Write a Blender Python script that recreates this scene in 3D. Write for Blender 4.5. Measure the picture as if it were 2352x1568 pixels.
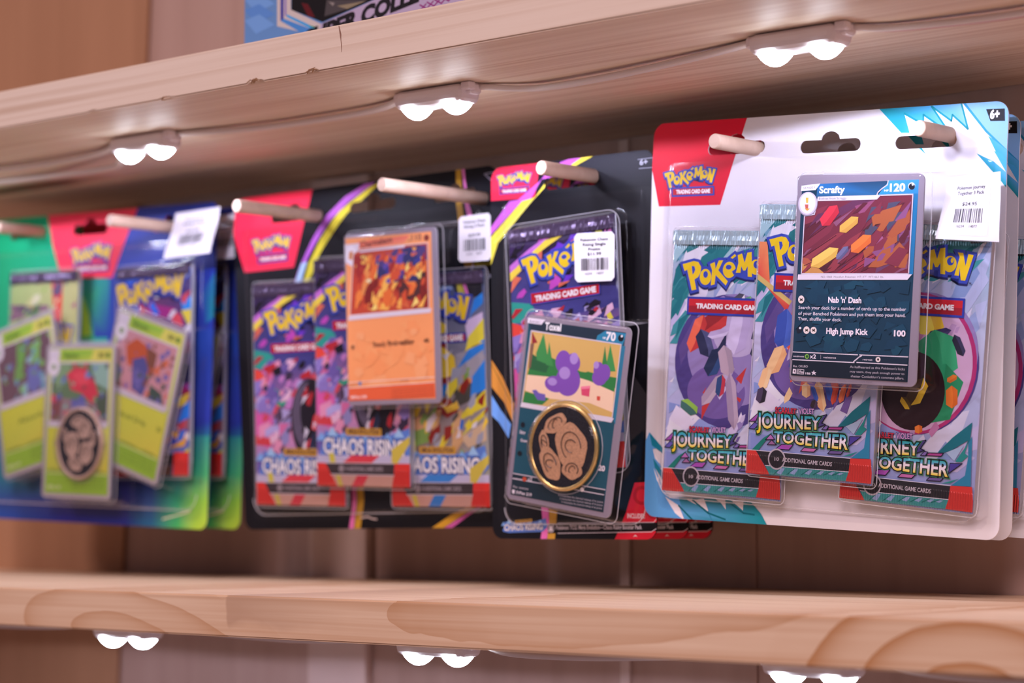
import bpy, bmesh, math, random
import numpy as np
from mathutils import Vector, Matrix
from mathutils.geometry import tessellate_polygon, delaunay_2d_cdt
for o in list(bpy.data.objects): bpy.data.objects.remove(o)
SC = bpy.context.scene
COL = SC.collection

# ------------------------------------------------------------------ camera
cam = bpy.data.cameras.new('camera'); camo = bpy.data.objects.new('camera', cam); COL.objects.link(camo)
camo.location = (0.70, 0.0, 1.036)
camo.rotation_euler = (math.radians(90 + 4.08), 0, math.radians(42.4))
cam.sensor_width = 36; cam.lens = 85; cam.clip_start = 0.01; cam.clip_end = 50
cam.dof.use_dof = True; cam.dof.focus_distance = 1.03; cam.dof.aperture_fstop = 7.5; cam.dof.aperture_blades = 8
SC.camera = camo
# ------------------------------------------------------------------ world, room lights, exposure
SC.view_settings.view_transform = 'Standard'; SC.view_settings.look = 'None'
SC.view_settings.exposure = 0.0; SC.view_settings.gamma = 1.0
SC.view_settings.use_curve_mapping = False
wd = bpy.data.worlds.new('room_light'); SC.world = wd; wd.use_nodes = True
bg = wd.node_tree.nodes['Background']; bg.inputs[0].default_value = (1.0, 0.73, 0.84, 1); bg.inputs[1].default_value = 0.18
def area(name, loc, look, size, power, col):
    l = bpy.data.lights.new(name, 'AREA'); l.shape = 'DISK'; l.size = size; l.energy = power; l.color = col
    o = bpy.data.objects.new(name, l); COL.objects.link(o); o.location = loc
    o.rotation_euler = (Vector(look) - Vector(loc)).to_track_quat('-Z', 'Y').to_euler()
area('shop_ceiling_light', (1.6, -1.6, 2.7), (0, .8, 1.1), 1.0, 46, (1.0, .77, .81))
area('shop_ceiling_light_far', (-1.4, -1.8, 2.7), (0, .8, 1.1), 1.0, 32, (1.0, .77, .81))
LED_STRENGTH = 40.0     # glowing lens
LED_WATT = 0.46         # light thrown downwards by each lens
GAIN = 1.15          # reflectance of print relative to the colour table
try:
    SC.cycles.transparent_max_bounces = 24; SC.cycles.max_bounces = 8; SC.cycles.caustics_reflective = False; SC.cycles.caustics_refractive = False
    SC.cycles.sample_clamp_indirect = 4.0
except Exception: pass

# ------------------------------------------------------------------ helpers
def lin(h):
    h = h.lstrip('#'); r = []
    for i in (0, 2, 4):
        c = int(h[i:i+2], 16)/255
        r.append(c/12.92 if c <= .04045 else ((c+.055)/1.055)**2.4)
    return r
def tag(o, label=None, cat=None, group=None, kind=None):
    if label: o['label'] = label
    if cat: o['category'] = cat
    if group: o['group'] = group
    if kind: o['kind'] = kind
    return o
def link(name, me, mat=None, parent=None, loc=None):
    o = bpy.data.objects.new(name, me); COL.objects.link(o)
    if mat: me.materials.append(mat)
    if parent: o.parent = parent
    if loc is not None: o.location = loc
    return o
def mesh_of(name, bm, smooth=False):
    me = bpy.data.meshes.new(name); bm.to_mesh(me); bm.free()
    if smooth:
        for p in me.polygons: p.use_smooth = True
    return me
def empty(name, loc=(0, 0, 0), mat=None):
    o = bpy.data.objects.new(name, None); COL.objects.link(o); o.empty_display_size = .02
    if mat is not None: o.matrix_world = mat
    else: o.location = loc
    return o
def box_bm(x0, x1, y0, y1, z0, z1, bevel=0, seg=2):
    bm = bmesh.new(); bmesh.ops.create_cube(bm, size=1)
    for v in bm.verts:
        v.co = Vector(((x0+x1)/2+v.co.x*(x1-x0), (y0+y1)/2+v.co.y*(y1-y0), (z0+z1)/2+v.co.z*(z1-z0)))
    if bevel: bmesh.ops.bevel(bm, geom=bm.edges[:], offset=bevel, segments=seg, profile=.5, affect='EDGES')
    return bm
def tube_bm(bm, pts, r, n=8, caps=True):
    pts = [Vector(p) for p in pts]; rings = []
    for i, p in enumerate(pts):
        d = (pts[min(i+1, len(pts)-1)]-pts[max(i-1, 0)]).normalized()
        a = d.cross(Vector((0, 0, 1)));
        if a.length < 1e-4: a = d.cross(Vector((0, 1, 0)))
        a.normalize(); b = d.cross(a); rr = r[i] if isinstance(r, (list, tuple)) else r
        rings.append([bm.verts.new(p+a*rr*math.cos(k*2*math.pi/n)+b*rr*math.sin(k*2*math.pi/n)) for k in range(n)])
    for A, B in zip(rings, rings[1:]):
        for k in range(n): bm.faces.new((A[k], A[(k+1) % n], B[(k+1) % n], B[k]))
    if caps: bm.faces.new(rings[0][::-1]); bm.faces.new(rings[-1])
    bmesh.ops.recalc_face_normals(bm, faces=bm.faces[:])
    return bm
def spline(pts, n=8):
    P = [Vector(p) for p in pts]; P = [P[0]*2-P[1]]+P+[P[-1]*2-P[-2]]; out = []
    for i in range(1, len(P)-2):
        for k in range(n):
            t = k/n; a, b, c, d = P[i-1:i+3]
            out.append(.5*((2*b)+(c-a)*t+(2*a-5*b+4*c-d)*t*t+(3*b-a-3*c+d)*t**3))
    return out+[P[-2]]
def rrect(x0, y0, x1, y1, r, n=6):
    p = []
    for cx, cy, a in ((x1-r, y1-r, 0), (x0+r, y1-r, 90), (x0+r, y0+r, 180), (x1-r, y0+r, 270)):
        for k in range(n+1):
            t = math.radians(a+90*k/n); p.append((cx+r*math.cos(t), cy+r*math.sin(t)))
    return p

# ------------------------------------------------------------------ materials
def newmat(name):
    m = bpy.data.materials.new(name); m.use_nodes = True; nt = m.node_tree
    return m, nt, nt.nodes['Principled BSDF'], nt.nodes.new, nt.links.new
def plain(name, col, rough=.5, metal=0., spec=.5, noise=0., nscale=60.):
    m, nt, b, N, Lk = newmat(name)
    b.inputs['Base Color'].default_value = (*col, 1); b.inputs['Roughness'].default_value = rough
    b.inputs['Metallic'].default_value = metal; b.inputs['Specular IOR Level'].default_value = spec
    if noise:
        t = N('ShaderNodeTexCoord'); n = N('ShaderNodeTexNoise'); n.inputs['Scale'].default_value = nscale; n.inputs['Detail'].default_value = 4
        Lk(t.outputs['Object'], n.inputs['Vector']); r = N('ShaderNodeValToRGB')
        r.color_ramp.elements[0].color = (*[c*(1-noise) for c in col], 1); r.color_ramp.elements[1].color = (*[min(1, c*(1+noise)) for c in col], 1)
        r.color_ramp.elements[0].position = .3; r.color_ramp.elements[1].position = .7
        Lk(n.outputs['Fac'], r.inputs['Fac']); Lk(r.outputs['Color'], b.inputs['Base Color'])
        bp = N('ShaderNodeBump'); bp.inputs['Strength'].default_value = .15; bp.inputs['Distance'].default_value = .0005
        Lk(n.outputs['Fac'], bp.inputs['Height']); Lk(bp.outputs['Normal'], b.inputs['Normal'])
    return m
def mixc(N, Lk, a, b, fac, mode='MIX'):
    x = N('ShaderNodeMix'); x.data_type = 'RGBA'; x.blend_type = mode
    for s, v in ((x.inputs[6], a), (x.inputs[7], b), (x.inputs[0], fac)):
        if hasattr(v, 'links'): Lk(v, s)
        elif isinstance(v, (int, float)): s.default_value = v
        else: s.default_value = (*v, 1)
    return x.outputs[2]
def mth(N, Lk, op, a, b=None, c=None, clamp=False):
    x = N('ShaderNodeMath'); x.operation = op; x.use_clamp = clamp
    for i, v in enumerate((a, b, c)):
        if v is None: continue
        if hasattr(v, 'links'): Lk(v, x.inputs[i])
        else: x.inputs[i].default_value = v
    return x.outputs[0]
def pine(name, light, mid, dark, axis='X', lines=260., rings=(), knots=(), stain=None, rough=.55):
    """softwood: fine straight grain along one axis, soft bands, optional growth-ring arches, knots and a stain (all in metres)"""
    m, nt, b, N, Lk = newmat(name)
    t = N('ShaderNodeTexCoord'); sep = N('ShaderNodeSeparateXYZ'); Lk(t.outputs['Object'], sep.inputs[0])
    mp = N('ShaderNodeMapping'); Lk(t.outputs['Object'], mp.inputs[0])
    mp.inputs['Scale'].default_value = (3, lines, lines) if axis == 'X' else (lines, lines, 3)
    n = N('ShaderNodeTexNoise'); n.inputs['Scale'].default_value = 1; n.inputs['Detail'].default_value = 3; n.inputs['Distortion'].default_value = .4; Lk(mp.outputs[0], n.inputs['Vector'])
    mp2 = N('ShaderNodeMapping'); Lk(t.outputs['Object'], mp2.inputs[0]); mp2.inputs['Scale'].default_value = (2.2, 26, 26) if axis == 'X' else (26, 26, 2.2)
    n2 = N('ShaderNodeTexNoise'); n2.inputs['Scale'].default_value = 1; n2.inputs['Detail'].default_value = 4; n2.inputs['Distortion'].default_value = .8; Lk(mp2.outputs[0], n2.inputs['Vector'])
    r = N('ShaderNodeValToRGB'); r.color_ramp.elements[0].position = .3; r.color_ramp.elements[1].position = .68
    r.color_ramp.elements[0].color = (*mid, 1); r.color_ramp.elements[1].color = (*light, 1); Lk(n2.outputs['Fac'], r.inputs['Fac'])
    f = mth(N, Lk, 'MULTIPLY', mth(N, Lk, 'SUBTRACT', n.outputs['Fac'], .44, clamp=True), 2.4)
    col = mixc(N, Lk, r.outputs['Color'], dark, mth(N, Lk, 'MULTIPLY', f, .8))
    warp = N('ShaderNodeTexNoise'); warp.inputs['Scale'].default_value = 22; warp.inputs['Detail'].default_value = 3; Lk(t.outputs['Object'], warp.inputs['Vector'])
    wv = mth(N, Lk, 'SUBTRACT', warp.outputs['Fac'], .5)
    for (cx, cz, sx, sz, freq, reach, amt, skew) in rings:
        dx = mth(N, Lk, 'SUBTRACT', sep.outputs[0], cx); dz = mth(N, Lk, 'SUBTRACT', sep.outputs[2], cz)
        dx = mth(N, Lk, 'MULTIPLY_ADD', dz, skew, dx)
        d = mth(N, Lk, 'SQRT', mth(N, Lk, 'ADD', mth(N, Lk, 'POWER', mth(N, Lk, 'ABSOLUTE', mth(N, Lk, 'DIVIDE', dx, sx)), 2), mth(N, Lk, 'POWER', mth(N, Lk, 'ABSOLUTE', mth(N, Lk, 'DIVIDE', dz, sz)), 2)))
        d2 = mth(N, Lk, 'MULTIPLY_ADD', wv, .35, d)
        s = mth(N, Lk, 'FRACT', mth(N, Lk, 'MULTIPLY', d2, freq))
        s = mth(N, Lk, 'POWER', s, 3.0)
        msk = mth(N, Lk, 'SUBTRACT', 1.0, mth(N, Lk, 'DIVIDE', d, reach), clamp=True)
        msk = mth(N, Lk, 'MULTIPLY', mth(N, Lk, 'MULTIPLY', msk, 4., clamp=True), amt)
        col = mixc(N, Lk, col, dark, mth(N, Lk, 'MULTIPLY', s, msk))
    for (cx, cy, rx, ry, kc) in knots:
        dx = mth(N, Lk, 'DIVIDE', mth(N, Lk, 'SUBTRACT', sep.outputs[0], cx), rx); dy = mth(N, Lk, 'DIVIDE', mth(N, Lk, 'SUBTRACT', sep.outputs[1], cy), ry)
        d = mth(N, Lk, 'SQRT', mth(N, Lk, 'ADD', mth(N, Lk, 'MULTIPLY', dx, dx), mth(N, Lk, 'MULTIPLY', dy, dy)))
        d = mth(N, Lk, 'MULTIPLY_ADD', wv, .5, d)
        col = mixc(N, Lk, col, kc, mth(N, Lk, 'MULTIPLY', mth(N, Lk, 'SUBTRACT', 1.25, d, clamp=True), 1.3, clamp=True))
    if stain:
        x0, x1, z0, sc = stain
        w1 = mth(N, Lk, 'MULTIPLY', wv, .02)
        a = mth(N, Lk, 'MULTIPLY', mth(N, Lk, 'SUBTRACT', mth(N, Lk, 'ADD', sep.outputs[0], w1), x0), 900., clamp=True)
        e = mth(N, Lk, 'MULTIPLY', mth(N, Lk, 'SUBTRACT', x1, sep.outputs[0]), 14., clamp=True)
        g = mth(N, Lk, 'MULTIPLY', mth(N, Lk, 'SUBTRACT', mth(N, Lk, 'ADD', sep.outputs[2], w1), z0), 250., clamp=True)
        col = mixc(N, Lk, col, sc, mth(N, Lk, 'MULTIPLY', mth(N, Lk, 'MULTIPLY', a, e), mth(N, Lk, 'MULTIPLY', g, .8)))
    Lk(col, b.inputs['Base Color']); b.inputs['Roughness'].default_value = rough; b.inputs['Specular IOR Level'].default_value = .35
    bp = N('ShaderNodeBump'); bp.inputs['Strength'].default_value = .25; bp.inputs['Distance'].default_value = .0006
    Lk(n.outputs['Fac'], bp.inputs['Height']); Lk(bp.outputs['Normal'], b.inputs['Normal'])
    return m
def ink(name, rough=.35, metal=0., bump=None, spec=.4):
    m, nt, b, N, Lk = newmat(name)
    a = N('ShaderNodeAttribute'); a.attribute_name = 'Col'; Lk(a.outputs['Color'], b.inputs['Base Color'])
    b.inputs['Roughness'].default_value = rough; b.inputs['Metallic'].default_value = metal; b.inputs['Specular IOR Level'].default_value = spec
    if bump:
        t = N('ShaderNodeTexCoord'); sep = N('ShaderNodeSeparateXYZ'); Lk(t.outputs['Object'], sep.inputs[0])
        n = N('ShaderNodeTexNoise'); n.inputs['Scale'].default_value = 38; n.inputs['Detail'].default_value = 2; n.inputs['Distortion'].default_value = 1.2; Lk(t.outputs['Object'], n.inputs['Vector'])
        rid = mth(N, Lk, 'SINE', mth(N, Lk, 'MULTIPLY', sep.outputs[0], 5200.))
        msk = mth(N, Lk, 'MULTIPLY', mth(N, Lk, 'SUBTRACT', mth(N, Lk, 'ABSOLUTE', sep.outputs[1]), .0505), 2000., clamp=True)
        h = mth(N, Lk, 'MULTIPLY_ADD', mth(N, Lk, 'MULTIPLY', rid, msk), .13, n.outputs['Fac'])
        bp = N('ShaderNodeBump'); bp.inputs['Strength'].default_value = bump; bp.inputs['Distance'].default_value = .003
        Lk(h, bp.inputs['Height']); Lk(bp.outputs['Normal'], b.inputs['Normal'])
    return m
def clear_plastic(name):
    m = bpy.data.materials.new(name); m.use_nodes = True; nt = m.node_tree; nt.nodes.clear(); N = nt.nodes.new; Lk = nt.links.new
    out = N('ShaderNodeOutputMaterial'); mx = N('ShaderNodeMixShader'); tr = N('ShaderNodeBsdfTransparent'); gl = N('ShaderNodeBsdfGlossy')
    tr.inputs[0].default_value = (.97, .965, .975, 1); gl.inputs['Roughness'].default_value = .10
    g = N('ShaderNodeNewGeometry'); d = N('ShaderNodeVectorMath'); d.operation = 'DOT_PRODUCT'; Lk(g.outputs['Normal'], d.inputs[0]); Lk(g.outputs['Incoming'], d.inputs[1])
    f = mth(N, Lk, 'POWER', mth(N, Lk, 'SUBTRACT', 1.0, mth(N, Lk, 'ABSOLUTE', d.outputs['Value']), clamp=True), 3.2)
    df = N('ShaderNodeBsdfDiffuse'); df.inputs[0].default_value = (.80, .78, .84, 1); m2 = N('ShaderNodeMixShader'); Lk(mth(N, Lk, 'MULTIPLY', f, .5), m2.inputs[0])
    Lk(gl.outputs[0], m2.inputs[1]); Lk(df.outputs[0], m2.inputs[2])
    Lk(mth(N, Lk, 'MULTIPLY_ADD', f, .85, .024), mx.inputs[0]); Lk(tr.outputs[0], mx.inputs[1]); Lk(m2.outputs[0], mx.inputs[2])
    t = N('ShaderNodeTexCoord'); n = N('ShaderNodeTexNoise'); n.inputs['Scale'].default_value = 70; n.inputs['Detail'].default_value = 2; Lk(t.outputs['Object'], n.inputs['Vector'])
    bp = N('ShaderNodeBump'); bp.inputs['Strength'].default_value = .25; bp.inputs['Distance'].default_value = .0015; Lk(n.outputs['Fac'], bp.inputs['Height']); Lk(bp.outputs['Normal'], gl.inputs['Normal'])
    Lk(mx.outputs[0], out.inputs[0]); return m
def emitter(name, col, s):
    m = bpy.data.materials.new(name); m.use_nodes = True; nt = m.node_tree; nt.nodes.clear()
    e = nt.nodes.new('ShaderNodeEmission'); o = nt.nodes.new('ShaderNodeOutputMaterial'); e.inputs[0].default_value = (*col, 1); e.inputs[1].default_value = s
    nt.links.new(e.outputs[0], o.inputs[0]); return m
PEACH = (.88, .67, .47); PEACH2 = (.82, .60, .40); AMBER = (.50, .22, .07)
M_SHELF_UP = pine('pine_upper_shelf', (.88, .76, .63), (.82, .68, .54), (.52, .33, .20), lines=330., knots=((.292, .845, .055, .010, (.10, .05, .035)), (-.47, .855, .07, .012, (.12, .06, .04))), rings=((.30, .845, .16, .045, 9., 1.4, .35, 0.),))
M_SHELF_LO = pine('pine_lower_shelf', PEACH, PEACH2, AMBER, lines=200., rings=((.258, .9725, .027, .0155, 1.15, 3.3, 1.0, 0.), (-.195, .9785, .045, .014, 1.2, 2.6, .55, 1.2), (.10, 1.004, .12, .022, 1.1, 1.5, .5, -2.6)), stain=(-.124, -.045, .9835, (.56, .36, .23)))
M_BACK = pine('back_panel_wood', (.50, .34, .28), (.46, .30, .245), (.38, .24, .19), axis='Z', lines=50.)
M_SLAT = plain('pale_slat', (.66, .50, .44), .6, noise=.06, nscale=30)
M_PLANK = pine('left_plank_wood', (.45, .235, .125), (.41, .21, .11), (.36, .18, .09), axis='Z', lines=60.)
M_PEG = pine('peg_wood', (.70, .52, .40), (.62, .44, .33), (.45, .29, .2), lines=300.)
M_PEGY = pine('dowel_wood', (.72, .54, .42), (.64, .46, .34), (.46, .30, .2), lines=90.)
M_PAPER = ink('printed_card', .5, 0., None, .12); M_GLOSS = ink('printed_trading_card', .28, .0); M_FOIL = ink('printed_foil', .22, .18, .7); M_STICK = ink('sticker_ink', .6)
M_WHITE = plain('white_card', (.80, .78, .82), .6, noise=.02); M_GREY = plain('grey_card_core', (.40, .38, .42), .5); M_BLACK = plain('black_card', (.006, .006, .009), .5, 0., .15); M_BLUE = plain('blue_card', (.03, .05, .22), .4)
M_SILVER = plain('foil_silver', (.5, .5, .55), .3, .6); M_LABEL = plain('label_paper', (.86, .85, .90), .6, noise=.015); M_BACKING = plain('label_backing', (.84, .83, .88), .45)
M_PLASTIC = clear_plastic('clear_blister_plastic')
def fold_glint(name):
    m = bpy.data.materials.new(name); m.use_nodes = True; nt = m.node_tree; b = nt.nodes['Principled BSDF']; mx = nt.nodes.new('ShaderNodeMixShader'); tr = nt.nodes.new('ShaderNodeBsdfTransparent')
    b.inputs['Base Color'].default_value = (.85, .84, .90, 1); b.inputs['Roughness'].default_value = .12; mx.inputs[0].default_value = .38
    nt.links.new(tr.outputs[0], mx.inputs[1]); nt.links.new(b.outputs[0], mx.inputs[2]); nt.links.new(mx.outputs[0], nt.nodes['Material Output'].inputs[0]); return m
M_FOLD_GLINT = fold_glint('fold_glint_plastic')
M_LED = emitter('led_light', (.86, .90, 1.0), LED_STRENGTH); M_HOUSE = plain('white_led_housing', (.86, .80, .84), .4); M_WIRE = plain('white_cable', (.80, .74, .72), .45); M_WIRER = plain('red_cable_stripe', (.50, .06, .06), .45)
M_GOLD = plain('gold_coin_rim', (.72, .50, .18), .25, .8); M_COINB = plain('coin_black', (.02, .02, .025), .25, .3, noise=.3, nscale=900); M_COPPER = plain('coin_copper', (.60, .33, .18), .4, .35, noise=.25, nscale=1800); M_BRONZE = plain('coin_pale_bronze', (.50, .34, .26), .45, .3, noise=.3, nscale=900)
M_BOXBLUE = plain('blue_box_card', (.13, .32, .68), .4, noise=.12, nscale=12)

# ------------------------------------------------------------------ printed artwork: lists of shapes in millimetres on the thing they are printed on
ART = {
 'W': [
  ('P','#d0122f',[-93.6,92.7,-39.6,92.1,-46,71.8,-53.1,51.8,-88.1,52.1,-93.5,72.6]),
  ('G',['#1f8fa0','#2aa0ae','#3fa9bd','#2793a6','#4aa9c8','#3a9fc0','#6fb4dc','#4f9fd0','#6fb0e0','#5fa8dc','#79b2e4','#7fb4e6'],[28.9,91.2,41.2,79.7,45.3,79.5,42.2,87.9,51.9,82.7,51.7,86.9,64.8,78.5,55.5,90.2,65.5,83.5,65.8,86.1,73.7,79.6,69.7,91.6]),
  ('L','#178a98',0.8,[42.2,87.9,51.9,82.7,51.7,86.9,64.8,78.5,55.5,90.2,65.5,83.5,65.8,86.1,73.7,79.6,69.7,91.1]),
  ('P','#1d9aa2',[47.7,74.9,53.9,69.9,51,73.7]),
  ('P','#82b6ea',[70.5,92.3,92.9,91.6,95,67.5,93.1,69,82.3,78.1]),
  ('L','#2a8fc4',1,[70.9,91,82.3,78.4,93.1,69]),
  ('G',['#3f9fd0','#5aa8e0','#5aa8e0','#2f9fc0'],[83.3,76.5,94.6,68.6,95.6,57.9,90.8,63.6]),
  ('P','#3a9fc8',[86.4,70.1,90.8,65,95.2,56.5,92.8,61.1]),
  ('G',['#1f8fa4','#45a5d0','#5fa9e0','#148a8c','#1a8f98'],[78.2,69.3,86.5,65.5,92.4,60.8,95.5,51.1,90.2,57.1]),
  ('P','#45a5d8',[86.4,70,92.4,60.8,95.4,53.8,93.5,64.8,90.3,68.4]),
  ('P','#16161c',[81.8,87.5,90.6,87.3,91,82.1,84.1,82.4]),
  ('T','#ffffff','6+',84,83.5,88.1,83.5,3.5,3.5,0.05),
  ('LG',-70.7,65,29.3,-2.3),
  ('P','#b3202c',[-80.6,60.2,-56.9,60.2,-56.8,56.6,-80.3,56.6]),
  ('L','#39469f',0.8,[-80.6,60.2,-56.9,60.2,-56.8,56.6,-80.3,56.6,-80.6,60.2]),
  ('T','#efe6ee','TRADING CARD GAME',-78,57.6,-58.9,57.5,1.7,1.7,0.05),
  ('P','#5a9fd8',[-90.5,-51.8,-82.6,-58.7,-88.3,-59.4,-83,-67.8,-86.8,-67.9,-82.1,-77.2,-78.1,-81.5,-72,-80.9,-68.8,-91.6,-94.6,-92.3,-95.5,-61.8]),
  ('P','#1b7f98',[-90.5,-51.8,-82.6,-58.7,-82.5,-61.3,-88.8,-57.8]),
  ('P','#e9e2ea',[-88.3,-59.4,-83.8,-66.3,-86.8,-63.8]),
  ('P','#1b7f98',[-87.9,-63.8,-82.3,-69.6,-82.2,-73.4,-86.8,-67.9]),
  ('P','#e9e2ea',[-87.6,-68,-82,-78,-85.5,-73.6]),
  ('P','#e9e2ea',[-80.5,-80.9,-72.6,-84.6,-68.7,-91.6,-74.6,-88.1]),
  ('G',['#128592','#1a8f9c','#178a96','#0f7f8c','#1c93a0','#1b8f9c','#1a8898','#4a9fd0','#5aa6d8'],[-72.7,-80.9,-55.2,-80.8,-41.4,-80.4,-32.3,-81.1,-26.8,-85.9,-22.9,-91.5,-46.6,-91.4,-68.8,-91.7,-69.9,-87.5]),
  ('P','#e9e2ea',[-69.1,-81.2,-64.9,-81,-61.1,-84,-64.4,-83.1]),
  ('P','#e9e2ea',[-64.3,-81.6,-58.4,-80.7,-55.5,-86.7]),
  ('P','#e9e2ea',[-52.4,-80.4,-46.4,-80.7,-46,-85.1,-48.7,-82.3]),
  ('P','#e9e2ea',[-43.7,-80.5,-36.4,-80.9,-36.6,-85]),
  ('L','#3a8ab0',0.7,[-55.9,-86.4,-53,-91.4]),
  ('L','#0f6f7e',0.8,[-45,-81.4,-36.3,-86.1,-30.4,-86.5]),
  ('L','#0d6a78',0.8,[-72.6,-84.6,-64.7,-90.6]),
  ('L','#0d6a78',0.8,[-64.9,-81.6,-55.9,-87.1,-46.2,-89.5]),
 ],
 'JB0': [
  ('G',['#8fb2c4','#7ea4bc','#aeb6d2','#c3c1dc'],[-32.5,59,32.5,59,32.5,10,-32.5,10]),
  ('G',['#c3c1dc','#aeb6d2','#8d97c9','#7f8fc6'],[-32.5,10,32.5,10,32.5,-59,-32.5,-59]),
  ('P','#27777f',[-31.1,44.1,-28.9,48.6,-17,51.9,-12.2,52.6,-20.7,49,-26.1,48.6]),
  ('P','#2b8085',[-12.2,52.1,-2.6,54.3,-7.7,50,-10.3,48.2,-7.7,50.6]),
  ('P','#1f6f78',[-30.9,37.1,-27.1,42,-29.2,44.1,-31.2,41]),
  ('P','#23747c',[-31.2,31.3,-27.1,36.7,-31,34]),
  ('P','#2a7a86',[-30.9,22,-22.5,30.3,-22.3,32.3,-31.1,27.8]),
  ('P','#9fc0c8',[-30.6,58.3,11.4,59.1,11.6,56.1,-30.5,56.5]),
  ('P','#2f8088',[-24.7,52.1,-14.6,56.1,10,56.9,9,55.2,-8.9,52.6]),
  ('P','#6fa0b8',[-31.2,49.9,-24.7,51.7,-29.2,44.6]),
  ('P','#2f8c8a',[0.4,48.7,10.8,51.7,6.3,48.7,2.6,47.8]),
  ('P','#e4e6f0',[-28.7,45.5,11.6,48.7,-4.3,47.1,-19.3,45.5]),
  ('P','#d5d3e6',[-23.4,32.3,-11,35.1,-12.9,29.8,-21.4,19.2,-30.5,15,-27.7,22.1]),
  ('RS',11,70,-32,-42,32,58,2,6,2.4,52,['#c9cbe0','#a9b4d6','#8fa2cc','#dcdcec','#7f97c4','#b9b4d8']),
  ('RS',12,26,-32,36,32,58,1.5,4.5,3.2,32,['#2a7c82','#1f6f78','#3f959a','#9fc4cc']),
  ('RS',13,16,-32,8,-22,44,1.5,4,3.2,50,['#2a7c82','#1f6f78','#3f8f98']),
  ('P','#7f92c8',[-31.2,-19,-24.7,-20,-30.9,-24.1]),
  ('P','#d8d4e8',[-26.9,-20.1,-15.2,-27.6,-21.3,-31.3,-30.7,-26.7]),
  ('P','#8c9bd0',[-13.7,-25.4,-3.6,-28.7,-19.7,-31.3]),
  ('P','#8190c6',[-31.4,-41.3,-20.6,-41.9,-27.6,-48.8,-30.8,-50.2]),
  ('P','#cfcbe2',[5.6,-17.4,12,-22.1,9.9,-28,4.7,-28.3]),
  ('E','#4a3f7e',0.9,0.9,29.8,29.8),
  ('E','#8e7fb4',3.9,5.9,26,25),
  ('E','#6f5a9a',-5.1,-13.1,16,12),
  ('E','#b3a8cc',4.9,12.9,13,10),
  ('P','#5a4a86',[-19.3,19.2,-13.4,21.5,-21.6,4.7,-25.5,-2.1,-27.2,5.8]),
  ('P','#4f4a86',[-3.2,30,12.3,28.9,13.1,25.1,0.3,25.7]),
 ],
 'JB1': [
  ('RS',71,34,-12,-34,22,16,0.8,2.6,2.2,60,['#8e7fb4','#b3a8cc','#6f5a9a','#c8bfe0','#b93a3a','#2a2f4e','#d8d2e8']),
  ('P','#8e2a30',[-0.7,22.4,-1.2,16.8,-12.5,9.9,-19.1,11.2,-18.9,16.5,-7.5,23.5]),
  ('P','#b93a3a',[-0.7,22.4,-1.2,16.8,-12.5,9.9,-19.1,11.2,-13.8,13.3,-5.6,18.4]),
  ('P','#e0694e',[-13.8,21.4,-11.8,17,-15.9,6.2,-20.5,3.9,-22.7,8,-18.6,18.8]),
  ('P','#b93a3a',[-13.8,21.4,-11.8,17,-15.9,6.2,-20.5,3.9,-18.2,8.1,-15.2,16]),
  ('P','#2a2f4e',[-15.1,14.7,-10.2,13.1,-7.1,5.4,-10,2.2,-14.8,3.5,-17.9,11.2]),
  ('P','#4a5078',[-15.1,14.7,-10.2,13.1,-7.1,5.4,-10,2.2,-10.5,5.5,-12.8,11.1]),
  ('P','#c8bfe0',[7.8,24.3,12.3,19.5,9.8,6.9,3.9,3.9,-0.7,8.4,1.8,21]),
  ('P','#b0a4cc',[7.8,24.3,12.3,19.5,9.8,6.9,3.9,3.9,5.9,8.9,7.7,18.1]),
  ('P','#b0a4cc',[0.6,14.4,-1.1,12.2,-8.4,10.4,-11.2,11.5,-9.7,13.7,-2.4,15.5]),
  ('P','#c8bfe0',[0.6,14.4,-1.1,12.2,-8.4,10.4,-11.2,11.5,-8.1,11.9,-2.8,13.2]),
  ('P','#24304f',[-3.3,6.9,-0.9,3,-5,-5.1,-9.9,-6.3,-12.5,-2.7,-8.4,5.6]),
  ('P','#2f4a78',[-3.3,6.9,-0.9,3,-5,-5.1,-9.9,-6.3,-7.5,-3.2,-4.5,2.7]),
  ('P','#b4a0b0',[-1.9,8,2.4,5.7,4.5,-3,1.5,-6,-2.8,-4.1,-4.9,4.7]),
  ('P','#a090a2',[-1.9,8,2.4,5.7,4.5,-3,1.5,-6,1.4,-2.4,-0.2,3.9]),
  ('P','#a695aa',[-0.9,-4.5,-0.8,-8.7,-8,-18,-12.6,-19.5,-12.9,-15.6,-5.7,-6.3]),
  ('P','#b8a8b8',[-0.9,-4.5,-0.8,-8.7,-8,-18,-12.6,-19.5,-9.2,-16,-3.9,-9.2]),
  ('P','#9d8ca6',[2,-3.7,5.6,-8.6,8,-24.5,5.9,-29.5,2.4,-25.1,-0,-9.1]),
  ('P','#b4a2b6',[2,-3.7,5.6,-8.6,8,-24.5,5.9,-29.5,5.5,-23,3.7,-11.4]),
  ('P','#2f4a78',[-2.1,-5.1,-0,-7.3,-0.7,-13.5,-3.2,-15.2,-5.4,-13.2,-4.7,-6.9]),
  ('P','#b83a4a',[-2.1,-5.1,-0,-7.3,-0.7,-13.5,-3.2,-15.2,-2.5,-12.7,-2,-8.2]),
  ('P','#3f6a62',[-24.3,-17.8,-20.5,-16.9,-14.7,-20.4,-15,-23.4,-18.6,-24.4,-24.4,-21]),
  ('P','#8ab84a',[-24.3,-17.8,-20.5,-16.9,-14.7,-20.4,-15,-23.4,-16.9,-21.6,-21.1,-19.1]),
  ('P','#5a9a7a',[11.5,30.2,12.8,27.7,10.1,22.3,7.2,21.5,5.7,23.9,8.4,29.2]),
  ('P','#8ab86a',[11.5,30.2,12.8,27.7,10.1,22.3,7.2,21.5,8.7,23.5,10.6,27.4]),
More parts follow.
